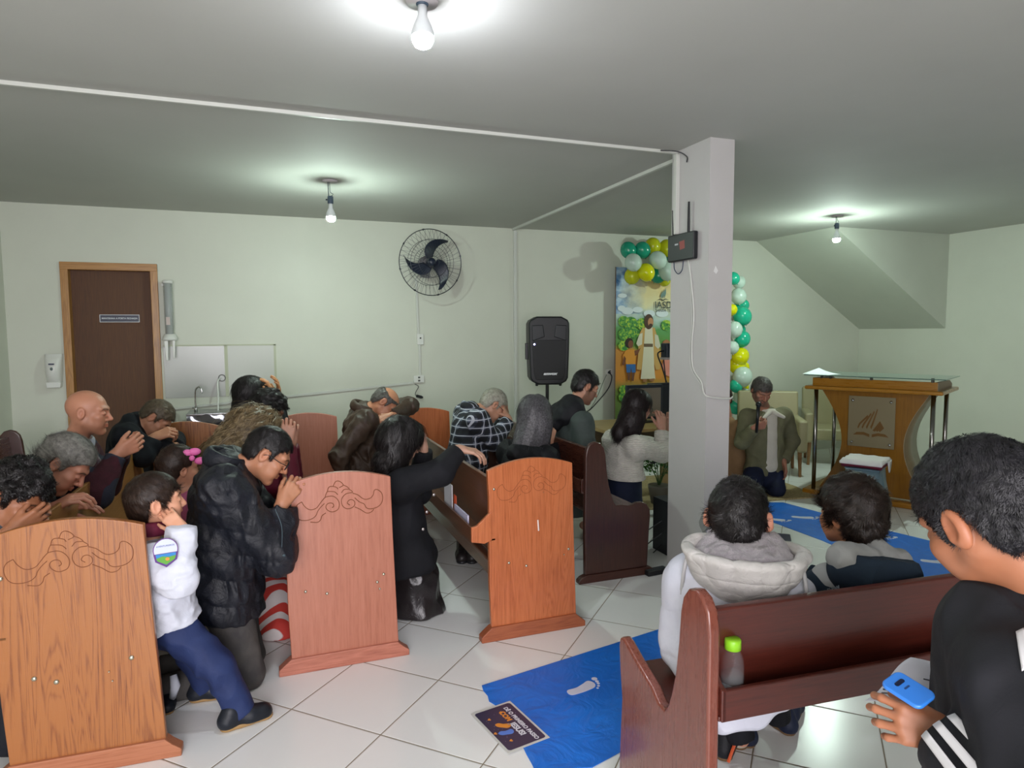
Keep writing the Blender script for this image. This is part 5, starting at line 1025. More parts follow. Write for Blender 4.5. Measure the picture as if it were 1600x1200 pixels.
# --- boy in the white uniform shirt
J = person('boy in white shirt and navy trousers leaning between pews with hand at his cheek', P(244, 787, 2.90), (.955, .28, .04), UP, P(230, 864, 2.92), P(262, 958, 2.94), (.95, .3, 0),
    (P(284, 826, 2.80), P(300, 930, 3.12)), s=.72, hs=1.04, ears=1.2, legs=((P(338, 1040, 2.83), P(378, 1110, 2.82)), (P(306, 1025, 3.06), P(322, 1070, 3.08))), el=(P(279, 908, 2.76), None), child=1, skin='#d29a7c', sh=.165,
    hands=(dict(d=(-.62, .22, .65), n=(-.2, .95, .1), curl=(.5, .7, .5), thumb=(.7, .1), s=.74), dict(d=(1, 0, -.2), n=(0, 0, -1), s=.74, **relax)), hres=.004)
hair(J, H_dark, 'boy', n=9000, length=.030, width=.0013, top=.004, t=.008, jit=.25, h=.0035, lift=.002)
top(J, cloth('shirt_white', '#c9cdda', .75, '#d4d8e4', bump=.5, fold=.9), t=.026, hem=.03, noise=dict(amp=.009, scale=(16, 16, 26)), name='shirt', extra=[cap(P(279, 900, 2.76), P(283, 838, 2.79), .050, .045, k=.03), cap(P(279, 905, 2.76), P(262, 890, 2.80), .048, .055, k=.04)], h=.0045, cuff=.0)
P2 = [torus(P(236, 822, 2.90), J['trunk']+J['f']*.35, .060, .021, flat=1.3)]; npmesh('scarf', *field(P2+[cap(J['nb']+J['f']*.055, J['nb']+J['f']*.10-J['trunk']*.09, .018, .012, k=.02), cap(J['nb']-J['f']*.05, J['nb']-J['f']*.10-J['trunk']*.05, .03, .010, k=.03)], .004, noise=dict(amp=.003, scale=20)), cloth('scarf_maroon', '#5d1730', .7, '#6b1d38', bump=.3), J['o'])
trn = cloth('trousers_navy', '#1e2a52', .7, '#263560', bump=.45, fold=.9)
s = .72; PP = [cap(J['pel']+J['trunk']*.0, J['pel']-A3((0, 0, .04)), .090, .100, k=.05, side=J['right'], q=1.2)]
PP = [cap(J['pel']-A3((0, 0, .01)), J['pel']-A3((0, 0, .05)), .075, .09, k=.05, side=J['right'], q=1.05)]
for i in (0, 1): d = nrm(J['an'][i]-J['kn'][i]); PP += [cap(J['hip'][i]-A3((0, 0, .03)), J['kn'][i], .078, .064, k=.04), cap(J['kn'][i], J['an'][i]+d*.05, .062, .050, k=.03, cut=[(J['an'][i]+d*.008, d)])]
npmesh('trousers', *field(PP, .005, noise=dict(amp=.010, scale=(12, 12, 9))), trn, J['o'])
shm = cloth('shoe_black', '#16191f', .42, '#20242c', bump=.3); solem = plain('sole_tan', '#9a7a4c', .6)
a = A3(onZ(344, 1143, 0)); b_ = A3(onZ(426, 1116, 0)); d = nrm(b_-a); sole_shoe(a, b_, .84, shm, solem, J['o'], h=.0045)
a = A3(onZ(296, 1096, 0)); b_ = A3(onZ(352, 1090, 0))+A3((.04, .02, 0)); sole_shoe(a, b_, .84, shm, solem, J['o'], h=.0045)
pt = empty('sleeve_patch', (0, 0, 0)); pt.parent = J['o']
def patch():
    c = A3(onY(259, 864, 2.702)); n = nrm(A3((0, 0, EYE))-c); n = nrm(n*.8+J['right']*.5); u = nrm(A3((0, 0, 1))-n*n[2]); F = frame(Vector(c+n*.0), Vector(np.cross(u, n)), Vector(n))
    M = Matrix(((F[0][0], F[0][1], F[0][2], c[0]), (F[1][0], F[1][1], F[1][2], c[1]), (F[2][0], F[2][1], F[2][2], c[2]), (0, 0, 0, 1)))
    for nm, pts, col, z in (('border', blob(0, .012, .042, .042, 24), '#6d3f86', 0), ('cloth', blob(0, .012, .039, .039, 24), '#c8cfe6', .001), ('shield_border', [(-.041, 0), (.041, 0), (.036, -.028), (0, -.052), (-.036, -.028)], '#5d3580', .002), ('sky', [(-.034, -.002), (.034, -.002), (.030, -.024), (0, -.043), (-.030, -.024)], '#2f7fc0', .003), ('hills', [(-.033, -.016), (-.012, -.010), (.01, -.015), (.033, -.012), (.028, -.026), (0, -.042), (-.028, -.026)], '#5c9c3a', .004), ('sun', blob(.004, -.022, .007, .006, 10), '#d88a3a', .005)):
        flat(nm, pts, plain('patch_'+nm, col, .7), pt, M, z)
    o = text('patch_lettering', 'AVENTUREIROS', .0085, plain('patch_ink', '#3b4a86', .7), Matrix.Identity(4), None); o.parent = pt; o.matrix_basis = M @ Matrix.Translation((0, .026, .0015))
patch()
# --- small girl with the pink bow
J = person('small girl with dark hair and pink bow kneeling behind the boy in white', P(280, 735, 3.62), (.85, .5, -.1), UP, P(298, 774, 3.62), P(290, 870, 3.64), (1, .2, 0), (P(315, 790, 3.55), P(320, 790, 3.7)), s=.62, hs=1.02, kneel=P(310, 960, 3.64), child=1, skin='#b98468', res=.007, hres=.005, hands=(dict(d=(.3, .2, .8), n=(0, 1, 0), s=.62, **relax), None), body_low=False)
hair(J, H_dark, 'bun', n=2500, length=.04, width=.002, top=.008, t=.012, comb=(-.2, 0, .6)); top(J, cloth('fabric_pink', '#b75f86', .8, '#c56f95', bump=.3, fold=.7), t=.016, h=.007, hem=.2, name='pink_dress')
a = A3(onZ(262, 1118, 0)); sole_shoe(a+A3((-.02, .20, .0)), a, .62, cloth('shoe_dark_small', '#171b24', .5), plain('sole_tan', '#9a7a4c', .6), J['o'], h=.005); MB().tube([Vector(a)+Vector((.015, .05, .05)), Vector(P(274, 1072, 2.98)), Vector(P(271, 1055, 3.0))], [.014, .019, .014], 10).build('sock', plain('sock_white', '#c6cad6', .8), J['o'], True)
pk = plain('bow_pink', '#dc6aa8', .6); b = MB()
for a, dx, dz in ((.6, .035, .035), (-.5, .06, -.012), (2.4, -.0, .03)):
    c = Vector(HP(J, 0, .0, 0)); c = Vector(P(299, 714, 3.58))+Vector((dx-.02, 0, dz-.01)); b.ball(c, .027, 12, (1.1, .6, .7))
b.ball(Vector(P(300, 716, 3.56)), .014, 10); b.build('hair_bow', pk, J['o'], True)
# --- curly long haired woman in maroon
J = person('woman with long wavy light brown hair and maroon sleeves praying with raised clasped hands', P(404, 678, 4.0), (.85, .1, -.5), (.4, 0, .9), P(378, 735, 4.0), P(380, 860, 4.0), (1, 0, 0), (P(450, 692, 3.93), P(455, 692, 4.04)), kneel=P(405, 960, 4.0), skin='#c28e77', res=.007, hres=.005, el=(P(452, 765, 3.85), P(458, 760, 4.15)), hands=(dict(d=(.05, .12, 1), n=(.1, 1, 0), curl=(.5, 1.2, .5), thumb=(.5, .5)), dict(d=(.05, -.12, 1), n=(0, -1, 0), curl=(.5, 1.2, .5), thumb=(.5, .5))))
hp = J['head']; ex = [ell(HP(J, 0, -.02, .02), (.105, .118, .108), J['M'], .04), cap(HP(J, 0, -.07, .0), P(368, 695, 3.95), .085, .085, k=.06), cap(P(368, 695, 3.95), P(343, 725, 3.90), .085, .06, k=.06), cap(P(350, 705, 3.92), P(322, 755, 3.88), .06, .03, k=.05)]
hair(J, H_blond, 'long', extra=ex, n=6000, length=.12, width=.0045, comb=(-.75, 0, -.8), noise=dict(amp=.026, scale=(15, 15, 10), warp=1.8), curl=.012, lift=.008, jit=.35, h=.005)
top(J, cloth('maroon_top', '#5a1226', .6, '#6a1a30', bump=.5, fold=.9), t=.014, h=.007, hem=.15, noise=dict(amp=.006, scale=14), name='maroon_blouse')
red = N('skirt_red_print'); v = red.coord(); wv = red.add('ShaderNodeTexWave', wave_type='RINGS'); wv.inputs['Scale'].default_value = 5; wv.inputs['Distortion'].default_value = 6; wv.inputs['Detail'].default_value = 0; red.l(v, wv.inputs['Vector']); red.set(col=red.ramp(wv.outputs[1], [(.48, '#cfc6c4'), (.54, '#b8352c')]), rough=.8)
npmesh('patterned_skirt', *field([cap(P(385, 880, 4.0), P(425, 940, 3.78), .14, .13, k=.06), cap(P(425, 940, 3.78), P(436, 985, 3.62), .12, .10, k=.06)], .007, noise=dict(amp=.01, scale=8), planes=[((0, 0, .004), (0, 0, -1))]), red.m, J['o'])
# --- dark curly head behind her
J = person('person with short curly black hair bowed low behind the wavy haired woman', P(418, 643, 4.62), (.8, .2, -.5), (.4, 0, .9), P(390, 690, 4.62), P(385, 800, 4.62), (1, 0, 0), (P(440, 720, 4.5), P(445, 720, 4.8)), kneel=P(400, 880, 4.62), skin='#8a5d45', res=.008, hres=.006, body_low=False)
hair(J, H_black, 'long', t=.022, n=4000, length=.02, width=.003, jit=.9, fluff=.012, lift=.004, h=.006); top(J, cloth('black_cloth', '#131317', .8, '#1b1b20', bump=.4, fold=.8), t=.018, h=.008, name='black_top')
# --- woman resting her forehead on her hands
J = person('woman with straight black hair pressing both hands against her forehead by the wall', P(395, 618, 5.1), (.9, .1, -.35), (.3, 0, .95), P(382, 668, 5.1), P(375, 780, 5.1), (1, 0, 0), (P(428, 626, 4.90), P(434, 624, 5.10)), kneel=P(400, 860, 5.1), skin='#c08a5c', res=.008, hres=.005, body_low=False, hands=(dict(d=(-.15, .25, .9), n=(-1, .2, 0), curl=(.3, .5, .3), spread=.16), dict(d=(.1, -.1, .95), n=(-1, -.2, 0), curl=(.3, .5, .3), spread=.16)))
hair(J, H_black, 'long', extra=[cap(HP(J, 0, -.06, .02), P(383, 645, 5.1), .085, .085, k=.05), cap(P(383, 645, 5.1), P(378, 672, 5.08), .085, .05, k=.05)], n=3000, length=.10, width=.003, comb=(-.1, 0, -1), h=.006); top(J, cloth('black_cloth', ''), t=.016, h=.008, name='black_top')
# --- man in brown jacket resting his head on his arm
J = person('balding man in dark brown jacket resting his face on his raised forearm', P(600, 632, 4.95), (.55, -.25, -.80), (.75, 0, .66), P(568, 650, 5.0), P(565, 790, 5.02), (1, 0, 0), (P(540, 762, 4.80), P(612, 650, 4.82)), kneel=P(590, 900, 5.0), skin='#b47c5e', res=.007, hres=.0048, sh=.19, el=(P(530, 712, 4.78), P(640, 634, 5.0)), scalp='#c58e6c',
    hands=(dict(d=(.1, 0, -1), n=(1, .3, 0), **relax), dict(d=(-.85, -.2, -.25), n=(-.2, .6, -.8), curl=(.35, .5, .3), spread=.12)), body_low=False)
hair(J, H_saltp, 'short', bald=.062, t=.006, top=0, n=1600, length=.015, width=.002)
lb = cloth('leather_brown', '#35281f', .52, '#4a3a2e', bump=.6, fold=1.0, spec=.4); top(J, lb, t=.014, h=.0065, noise=dict(amp=.016, scale=(14, 14, 9), warp=1.2), name='leather_jacket', belly=1.3, chest=1.15); collar(J, lb, R=.085, r=.02, flat=1.8, up=.03, name='collar')
# --- woman in the long black coat
J = person('woman in long black coat kneeling with one arm stretched over the orange brown pew', P(628, 690, 3.66), (.86, .2, -.42), (.4, 0, .9), P(618, 745, 3.66), P(630, 870, 3.66), (1, 0, 0), (P(718, 702, 3.52), P(662, 700, 3.78)), kneel=P(652, 945, 3.66), skin='#b98f7a', res=.007, hres=.0045, sh=.18, body_low=False, el=(P(688, 738, 3.46), P(655, 770, 3.85)), hands=(dict(d=(.85, -.25, -.15), n=(.1, .1, -1), curl=(.45, .5, .35)), dict(d=(-.1, 0, 1), n=(-1, -.2, 0), **relax)))
hair(J, H_black, 'long', extra=[ell(HP(J, 0, -.02, .01), (.088, .108, .104), J['M'], .04), cap(HP(J, 0, -.05, .0), P(612, 718, 3.62), .082, .072, k=.06), cap(P(612, 718, 3.62), P(602, 748, 3.6), .07, .035, k=.05)], n=7000, length=.10, width=.0028, comb=(-.2, 0, -1), noise=dict(amp=.014, scale=(18, 18, 9)), curl=.006, jit=.35, h=.0055)
coat = cloth('coat_black', '#121317', .85, '#17181d', bump=.3, fold=.6); top(J, coat, t=.022, h=.006, hem=.06, noise=dict(amp=.008, scale=(9, 9, 5)), name='coat', extra=[cap(J['pel'], P(640, 868, 3.64), .15, .155, k=.05, side=J['right'], q=1.15, cut=[(P(640, 884, 3.6), (0, 0, -1))])])
lsk = cloth('skirt_leather', '#191517', .3, '#221c1e', bump=.6, fold=1.0, spec=.6)
npmesh('skirt', *field([cap(P(640, 860, 3.66), P(645, 905, 3.66), .13, .125, k=.06, side=(0, 1, 0), q=1.15), cap(P(645, 905, 3.66), P(655, 950, 3.64), .125, .12, k=.06, side=(0, 1, 0), q=1.2), cap(P(640, 945, 3.62), P(672, 955, 3.60), .11, .06, k=.06), cap(P(645, 930, 3.7), P(600, 950, 3.7), .1, .08, k=.05)], .006, noise=dict(amp=.020, scale=(10, 10, 5), warp=1), planes=[((0, 0, .004), (0, 0, -1))]), lsk, J['o'])
b = MB()
for x, y in ((678, 773), (667, 800), (661, 827)): b.ball(Vector(P(x, y, 3.44)), .009, 8, (1, .5, 1))
b.build('buttons', plain('button_silver', '#b9b2b0', .3, .7), J['o'], True)
# --- plaid shirt man
plaid = N('plaid_cloth'); v = plaid.coord(rot=(0, .05, 0)); sx = plaid.add('ShaderNodeSeparateXYZ'); plaid.l(v, sx.inputs[0])
def stripe(o_, per, w, ph=0): f = plaid.math('FRACT', plaid.math('ADD', plaid.math('DIVIDE', o_, per), 50+ph)); return plaid.math('LESS_THAN', plaid.math('ABSOLUTE', plaid.math('SUBTRACT', f, .5)), w)
xy = plaid.math('ADD', sx.outputs[0], plaid.math('MULTIPLY', sx.outputs[1], .8)); dk = plaid.math('ADD', stripe(sx.outputs[2], .062, .26), stripe(xy, .062, .26)); base = plaid.ramp(plaid.math('MULTIPLY', dk, .5), [(.0, '#5a6272'), (.45, '#232834'), (.9, '#0f1218')]); ln = plaid.math('MAXIMUM', stripe(sx.outputs[2], .062, .055, .5), stripe(xy, .062, .055, .5)); plaid.set(col=plaid.mix(ln, base, '#b7bcc6'), rough=.8); plaid.bump(plaid.noise(v, 18, 4), .3, .006)
J = person('grey haired man in black and white plaid shirt bowed over his arms', P(770, 634, 4.85), (.75, .0, -.66), (.65, 0, .75), P(735, 650, 4.85), P(725, 775, 4.85), (1, 0, 0), (P(795, 655, 4.75), P(790, 645, 4.95)), kneel=P(745, 880, 4.85), skin='#b98a70', res=.007, hres=.005, sh=.18, body_low=False, el=(P(772, 690, 4.68), P(775, 690, 5.05)), hands=(dict(d=(-.1, .5, .6), n=(-.5, .5, 0), **fist), dict(d=(-.1, -.2, .9), n=(-1, 0, 0), **relax)))
hair(J, H_white, 'short', n=2500, length=.018, width=.002, t=.007, top=.002); top(J, plaid.m, t=.020, h=.0065, noise=dict(amp=.010, scale=(12, 12, 8)), name='plaid_shirt', belly=1.1); collar(J, plaid.m, R=.075, r=.014, up=.03, name='collar'); glasses(J, blackp)
# --- grey long haired woman
J = person('woman with long straight grey hair and black jacket facing away at the pew', P(838, 650, 4.15), (.8, .5, -.3), (.2, .2, .95), P(825, 712, 4.15), P(815, 830, 4.15), (.9, .4, 0), (P(858, 690, 4.2), P(868, 700, 4.4)), kneel=P(835, 900, 4.2), skin='#b98a70', res=.007, hres=.005, sh=.17, body_low=True, hands=(dict(d=(.2, .1, .8), n=(0, 1, 0), **fist), None))
hair(J, hair_mat('hair_grey_long', '#2a2a2b', '#77757a', .4, 90), 'long', extra=[cap(HP(J, 0, -.03, .02), P(826, 690, 4.10), .098, .095, k=.06), cap(P(838, 665, 4.12), P(815, 700, 4.06), .09, .055, k=.05), cap(P(842, 660, 4.1), P(848, 700, 4.08), .075, .045, k=.05)], n=7000, length=.12, width=.0028, comb=(-.15, 0, -1), noise=dict(amp=.008, scale=(22, 22, 5)), jit=.18, h=.0055)
bk = cloth('jacket_black', '#0f1014', .7, '#181a1f', bump=.45, fold=.8); top(J, bk, t=.03, h=.0065, noise=dict(amp=.014, scale=(11, 11, 8)), name='black_jacket', hem=.14); npmesh('hood', *field([cap(P(805, 708, 4.0), P(848, 712, 4.0), .055, .05, k=.04)], .006, noise=dict(amp=.012, scale=14)), bk, J['o'])
pants(J, cloth('boots_brown', '#1d1a1a', .4, '#2a2524', bump=.4, fold=.8), name='dark_trousers', h=.008)
for k in (0, 1): sole_shoe(A3(onZ(730+k*14, 850+k*8, 0))+A3((.0, .15, .02)), A3(onZ(722+k*16, 882, 0)), 1.0, _M['boots_brown'], blackp, J['o'], name='boot')
# --- bearded man in hooded grey and black jacket
J = person('dark haired bearded man with hooded black and grey jacket looking down beside the loudspeaker', P(914, 606, 4.55), (.88, -.05, -.45), (.4, 0, .9), P(893, 655, 4.55), P(890, 780, 4.55), (1, 0, 0), (P(925, 745, 4.45), P(930, 745, 4.7)), kneel=None, skin='#b07f66', res=.007, hres=.0048, sh=.185, body_low=False, brow='#15110f', stubble=.55)
hair(J, H_black, 'short', n=5000, length=.024, width=.002, top=.008, t=.006); top(J, cloth('jacket_grey_green', '#3d4644', .75, '#464f4c', bump=.4, fold=.7), t=.022, h=.0065, noise=dict(amp=.008, scale=10), name='grey_jacket')
npmesh('black_hood', *field([cap(P(893, 634, 4.50), P(880, 648, 4.50), .085, .085, k=.05, side=(0, 1, 0), q=1.3), cap(P(905, 650, 4.42), P(920, 690, 4.38), .055, .05, k=.05), cap(P(872, 648, 4.55), P(866, 664, 4.5), .07, .05, k=.05)], .0065, noise=dict(amp=.010, scale=12)), bk, J['o']); collar(J, plain('collar_white', '#c9ccd2', .7), R=.072, r=.013, flat=2.4, up=.062, name='shirt_collar', off=.012)
# --- woman in the white cardigan
J = person('woman in cream white knitted cardigan and navy skirt praying at the desk', P(997, 636, 4.55), (.93, .0, -.35), (.3, 0, .95), P(975, 692, 4.55), P(972, 790, 4.55), (1, 0, 0), (P(1034, 670, 4.46), P(1045, 668, 4.60)), kneel=P(985, 865, 4.55), skin='#c2907c', res=.007, hres=.0048, sh=.175, el=(P(1036, 708, 4.40), P(1062, 705, 4.75)), hands=(dict(d=(-.02, .12, 1), n=(.1, 1, 0), curl=(.4, .9, .5), thumb=(.5, .5)), dict(d=(-.02, -.12, 1), n=(0, -1, 0), curl=(.4, .9, .5), thumb=(.5, .5))))
hair(J, hair_mat('hair_black_brown', '#120d0f', '#2b1f20'), 'long', extra=[cap(HP(J, 0, -.03, .02), P(984, 665, 4.52), .094, .088, k=.05), cap(P(984, 655, 4.52), P(968, 672, 4.47), .085, .055, k=.05), cap(P(990, 655, 4.50), P(990, 672, 4.47), .08, .05, k=.05)], n=7000, length=.10, width=.0026, comb=(-.35, 0, -1), jit=.15, h=.0055)
knit = N('knit_cream'); v = knit.coord(); knit.set(col=knit.ramp(knit.noise(v, 40, 3), [(.3, '#ccc8bf'), (.7, '#dad6cd')]), rough=.95); wv = knit.add('ShaderNodeTexWave', bands_direction='Z'); wv.inputs['Scale'].default_value = 26; wv.inputs['Distortion'].default_value = 2.5; knit.l(v, wv.inputs['Vector']); knit.bump(knit.math('ADD', wv.outputs[1], knit.noise(v, 90, 3)), .6, .008)
top(J, knit.m, t=.024, h=.006, noise=dict(amp=.008, scale=(8, 8, 16)), name='cardigan', hem=-.02, belly=1.08, planes=[(P(975, 747, 4.5), (0, 0, -1))])
nsk = cloth('skirt_navy', '#141c33', .7, '#1b2440', bump=.3, fold=.6); npmesh('skirt', *field([cap(P(975, 745, 4.55), P(975, 800, 4.55), .13, .135, k=.05, side=(0, 1, 0), q=1.15), cap(P(975, 800, 4.55), P(985, 870, 4.55), .135, .12, k=.05, side=(0, 1, 0), q=1.15), cap(P(985, 870, 4.55), P(930, 880, 4.55), .11, .08, k=.05)], .007, noise=dict(amp=.006, scale=8), planes=[((0, 0, .004), (0, 0, -1))]), nsk, J['o'])
b = MB(); c = Vector(P(1020, 723, 4.42)); b.ball(c+Vector((-.012, 0, 0)), .012, 8, (1.2, .5, .7)); b.ball(c+Vector((.014, 0, .0)), .012, 8, (1.2, .5, .7)); b.build('black_bow', blackp, J['o'], True); glasses(J, blackp)
# --- preacher
J = person('grey bearded preacher in olive blazer kneeling with a microphone', P(1189, 612, 5.05), (-.15, -.80, -.55), (-.05, -.5, .85), P(1197, 650, 5.10), P(1194, 735, 5.12), (-.15, -1, 0), (P(1180, 668, 4.86), P(1224, 722, 5.0)), legs=[(P(x_, 768, 4.98)*A3((1, 1, 0))+A3((0, 0, .075)), P(x_, 768, 4.98)*A3((1, 1, 0))+A3((.05, .36, .075))) for x_ in (1168, 1213)], skin='#a5705a', res=.006, hres=.0048, sh=.195, el=(P(1160, 690, 5.02), P(1238, 688, 5.10)), brow='#4a4038', stubble=.6, hands=(dict(d=(.75, -.3, .25), n=(.2, .9, .2), curl=(.9, 1.1, .7), thumb=(.6, .6)), dict(d=(.05, -.1, -1), n=(-1, 0, 0), **relax)))
hair(J, H_saltp, 'short', n=3000, length=.03, width=.0025, t=.009, top=.006)
npmesh('shirt', *field([cap(J['sc']+J['f']*.035-J['trunk']*.01, J['pel']+J['f']*.06+J['trunk']*.06, .075, .085, k=.03, side=J['right'], q=1.3), torus(J['nb']+J['trunk']*.015, J['trunk'], .058, .015, flat=1.7, k=.02), cap(J['nb']+J['f']*.045+J['right']*.01, J['nb']+J['f']*.07+J['right']*.075-J['trunk']*.035, .018, .010, k=.01), cap(J['nb']+J['f']*.045-J['right']*.01, J['nb']+J['f']*.07-J['right']*.075-J['trunk']*.035, .018, .010, k=.01)], .005), cloth('shirt_ivory', '#c6c0b4', .8, '#d2ccc0', bump=.3, fold=.5), J['o'])
bz = cloth('blazer_olive', '#65644b', .8, '#716f56', bump=.35, fold=.7); V, Q = None, None
gap = cap(J['nb']+J['f']*.13+J['trunk']*.05, J['pel']+J['f']*.19-J['trunk']*.2, .070, .062, k=.01, op='-')
PPs = []; s = 1.0
top_extra = [cap(J['pel']-J['right']*.12, J['pel']-J['right']*.13-J['trunk']*.09, .075, .07, k=.05, cut=[(J['pel']-J['trunk']*.13, (0, 0, -1))]), cap(J['pel']+J['right']*.12, J['pel']+J['right']*.13-J['trunk']*.16, .075, .07, k=.05, cut=[(J['pel']-J['trunk']*.20, (0, 0, -1))]), gap, cap(J['sh'][0], J['el'][0], .066, .054, k=.03), cap(J['el'][0], J['wr'][0]-nrm(J['wr'][0]-J['el'][0])*.02, .052, .036, k=.03), ]
top(J, bz, t=.020, h=.006, noise=dict(amp=.008, scale=(11, 11, 8)), name='blazer', hem=.02, extra=top_extra)
pants(J, cloth('trousers_dark_navy', '#141a2e', .75, '#1b2340', bump=.4, fold=.7), h=.0065, t=.02)
npmesh('shirt_collar', *field([cap(J['nb']+J['f']*.085+J['trunk']*.02-J['right']*.015*q_, J['nb']+J['f']*.125-J['right']*.105*q_-J['trunk']*.03, .026, .016, k=.01) for q_ in (-1, 1)]+[torus(J['nb']+J['trunk']*.022+J['f']*.01, J['trunk'], .068, .012, flat=2, k=.02)], .005), cloth('shirt_ivory', ''), J['o'])
w = J['wr'][0]; m0 = Vector(P(1185, 634, 4.80)); m1 = Vector(P(1182, 676, 4.83)); b = MB(); b.tube([m1, m0], [.012, .017], 12); b.ball(m0+(m0-m1).normalized()*.012, .026, 14); o = b.build('microphone', plain('mic_black', '#0d0e12', .4), None, True); tag(o, 'black microphone held by the kneeling preacher', 'microphone')
# --- person mostly hidden behind the pillar
J = person('person in tan top mostly hidden by the pillar beside the preacher', P(1128, 625, 5.35), (-.9, -.2, -.3), UP, P(1136, 665, 5.35), P(1136, 752, 5.35), (-1, -.1, 0), (P(1110, 715, 5.3), P(1112, 715, 5.5)), kneel=P(1128, 778, 5.35), skin='#a3745c', res=.009, hres=.007, sh=.16, body_low=False)
hair(J, H_dark, 'short', n=800); top(J, cloth('tan_knit', '#7d6042', .85, '#8a6b4b', bump=.4, fold=.7), t=.018, h=.009, name='tan_top', hem=.25)
# --- left group behind the honey pew
J = person('bald man in maroon patterned sweater and tie praying with clasped hands', P(138, 646, 4.05), (.98, -.06, -.13), (.1, 0, 1), P(112, 712, 4.08), P(108, 850, 4.1), (1, 0, 0), (P(184, 708, 3.93), P(190, 704, 4.10)), kneel=P(130, 980, 4.1), skin='#b37c62', res=.007, hres=.0042, sh=.19, hs=.98, brow='#5a4a40', scalp='#bd8468', body_low=False, el=(P(150, 775, 3.86), P(165, 760, 4.25)), hands=(dict(d=(.72, .3, .35), n=(.2, .9, .3), curl=(.6, 1.0, .4), thumb=(.5, .5), s=1.08), dict(d=(.72, -.25, .45), n=(.2, -.9, .2), curl=(.6, 1.0, .4), thumb=(.5, .5), s=1.08)))
sw = N('sweater_maroon'); v = sw.coord(); sx = sw.add('ShaderNodeSeparateXYZ'); sw.l(v, sx.inputs[0])
n1 = sw.noise(v, 7, 1, .4); pan = sw.math('GREATER_THAN', n1, .54); sw.set(col=sw.mix(pan, sw.ramp(sw.noise(v, 30, 2), [(.3, '#331019'), (.7, '#411521')]), '#262a38'), rough=.9); sw.bump(sw.noise(v, 120, 3), .5, .004)
top(J, sw.m, t=.022, h=.0065, noise=dict(amp=.008, scale=10), name='sweater', belly=1.1)
shc = plain('collar_blue_white', '#b9bccb', .7); collar(J, shc, R=.086, r=.013, flat=2.6, up=.045, name='shirt_collar', off=.006)
a = J['nb']+J['f']*.085+A3((0, -.02, .005)); b_ = J['sc']+J['f']*.15-J['trunk']*.20; MB().tube([Vector(a), Vector((a+b_)/2+J['f']*.03), Vector(b_)], [.014, .022, .028], 8).build('tie', cloth('tie_dark', '#241a26', .5, '#6b5a5e', bump=.2), J['o'], True)
J = person('man in black sweatshirt resting his forehead on folded arms by the brown door', P(243, 655, 5.1), (.62, -.12, -.78), (.75, 0, .65), P(205, 672, 5.1), P(195, 790, 5.15), (1, 0, 0), (P(240, 684, 4.88), P(275, 700, 5.0)), kneel=P(205, 880, 5.1), skin='#b98467', res=.007, hres=.0048, sh=.18, body_low=False, el=(P(222, 712, 4.82), P(272, 690, 5.3)), hands=(dict(d=(.9, .0, .35), n=(0, .6, -.7), curl=(.9, .9, .5), thumb=(.5, .5), s=1.1), dict(d=(.2, -.5, -.9), n=(0, 0, -1), **relax)))
hair(J, hair_mat('hair_sandy_grey', '#3f352a', '#6f6351'), 'short', n=3000, length=.02, width=.0022, t=.008); top(J, cloth('sweatshirt_black', '#0f1218', .85, '#161a21', bump=.35, fold=.7), t=.024, h=.0065, noise=dict(amp=.010, scale=10), name='sweatshirt', extra=[cap(P(215, 690, 4.9), P(265, 702, 4.9), .06, .05, k=.04)])
J = person('man with combed back grey hair bowed low over the honey oak pew', P(100, 728, 3.5), (.70, -.12, -.70), (.65, 0, .75), P(52, 765, 3.52), P(10, 880, 3.55), (1, 0, 0), (P(72, 800, 3.40), P(95, 800, 3.62)), kneel=P(20, 1010, 3.5), skin='#b98068', res=.007, hres=.0042, sh=.18, body_low=False, el=(P(38, 845, 3.36), P(60, 840, 3.75)), hands=(dict(d=(.85, .15, .45), n=(.2, .2, -1), curl=(.5, .7, .4), s=1.15, thumb=(.5, .3)), dict(d=(.8, 0, .2), n=(0, 0, -1), **relax)))
hair(J, H_grey, 'short', n=9000, length=.07, width=.0018, t=.010, top=.008, comb=lambda p, n: np.tile(J['M']@np.array([0, -1, .25]), (len(p), 1)), jit=.18, noise=dict(amp=.004, scale=(30, 30, 30)))
top(J, cloth('black_cloth', ''), t=.022, h=.0065, noise=dict(amp=.008, scale=10), name='black_jacket'); collar(J, cloth('collar_grey_check', '#4a4c4e', .8, '#6d7072'), R=.07, r=.013, up=.04, name='checked_collar', off=.02)
J = person('person with thick black curly hair and clasped hands at the left edge', P(20, 780, 3.02), (.78, -.25, -.60), (.5, 0, .85), P(-12, 838, 3.02), P(-60, 960, 3.05), (1, 0, 0), (P(18, 830, 2.90), P(28, 828, 3.06)), kneel=P(-60, 1100, 3.05), skin='#a0694a', res=.007, hres=.004, sh=.18, body_low=False, hands=(dict(d=(.72, .3, .32), n=(.2, .9, .3), curl=(.5, .9, .4), thumb=(.5, .4)), dict(d=(.72, -.2, .40), n=(.2, -.9, .2), curl=(.5, .9, .4), thumb=(.5, .4))))
hair(J, H_black, 'short', n=9000, length=.018, width=.0028, t=.018, top=.014, jit=1.1, fluff=.014, lift=.004, curl=.004, wide=1.05)
npmesh('trousers', *field([cap(P(-25, 940, 3.0), P(5, 1010, 2.92), .10, .075, k=.05), cap(P(5, 1010, 2.92), P(18, 1150, 2.86), .075, .06, k=.04), cap(P(18, 1150, 2.86), P(-40, 1165, 2.9), .06, .05, k=.03)], .007, noise=dict(amp=.006, scale=10), planes=[((0, 0, .004), (0, 0, -1))]), cloth('trousers_left_black', '#101218', .8, '#191c24', bump=.4, fold=.7), J['o'])
top(J, cloth('top_dark_print', '#1c1f24', .8, '#7b8086', bump=.3), t=.02, h=.007, name='patterned_top')
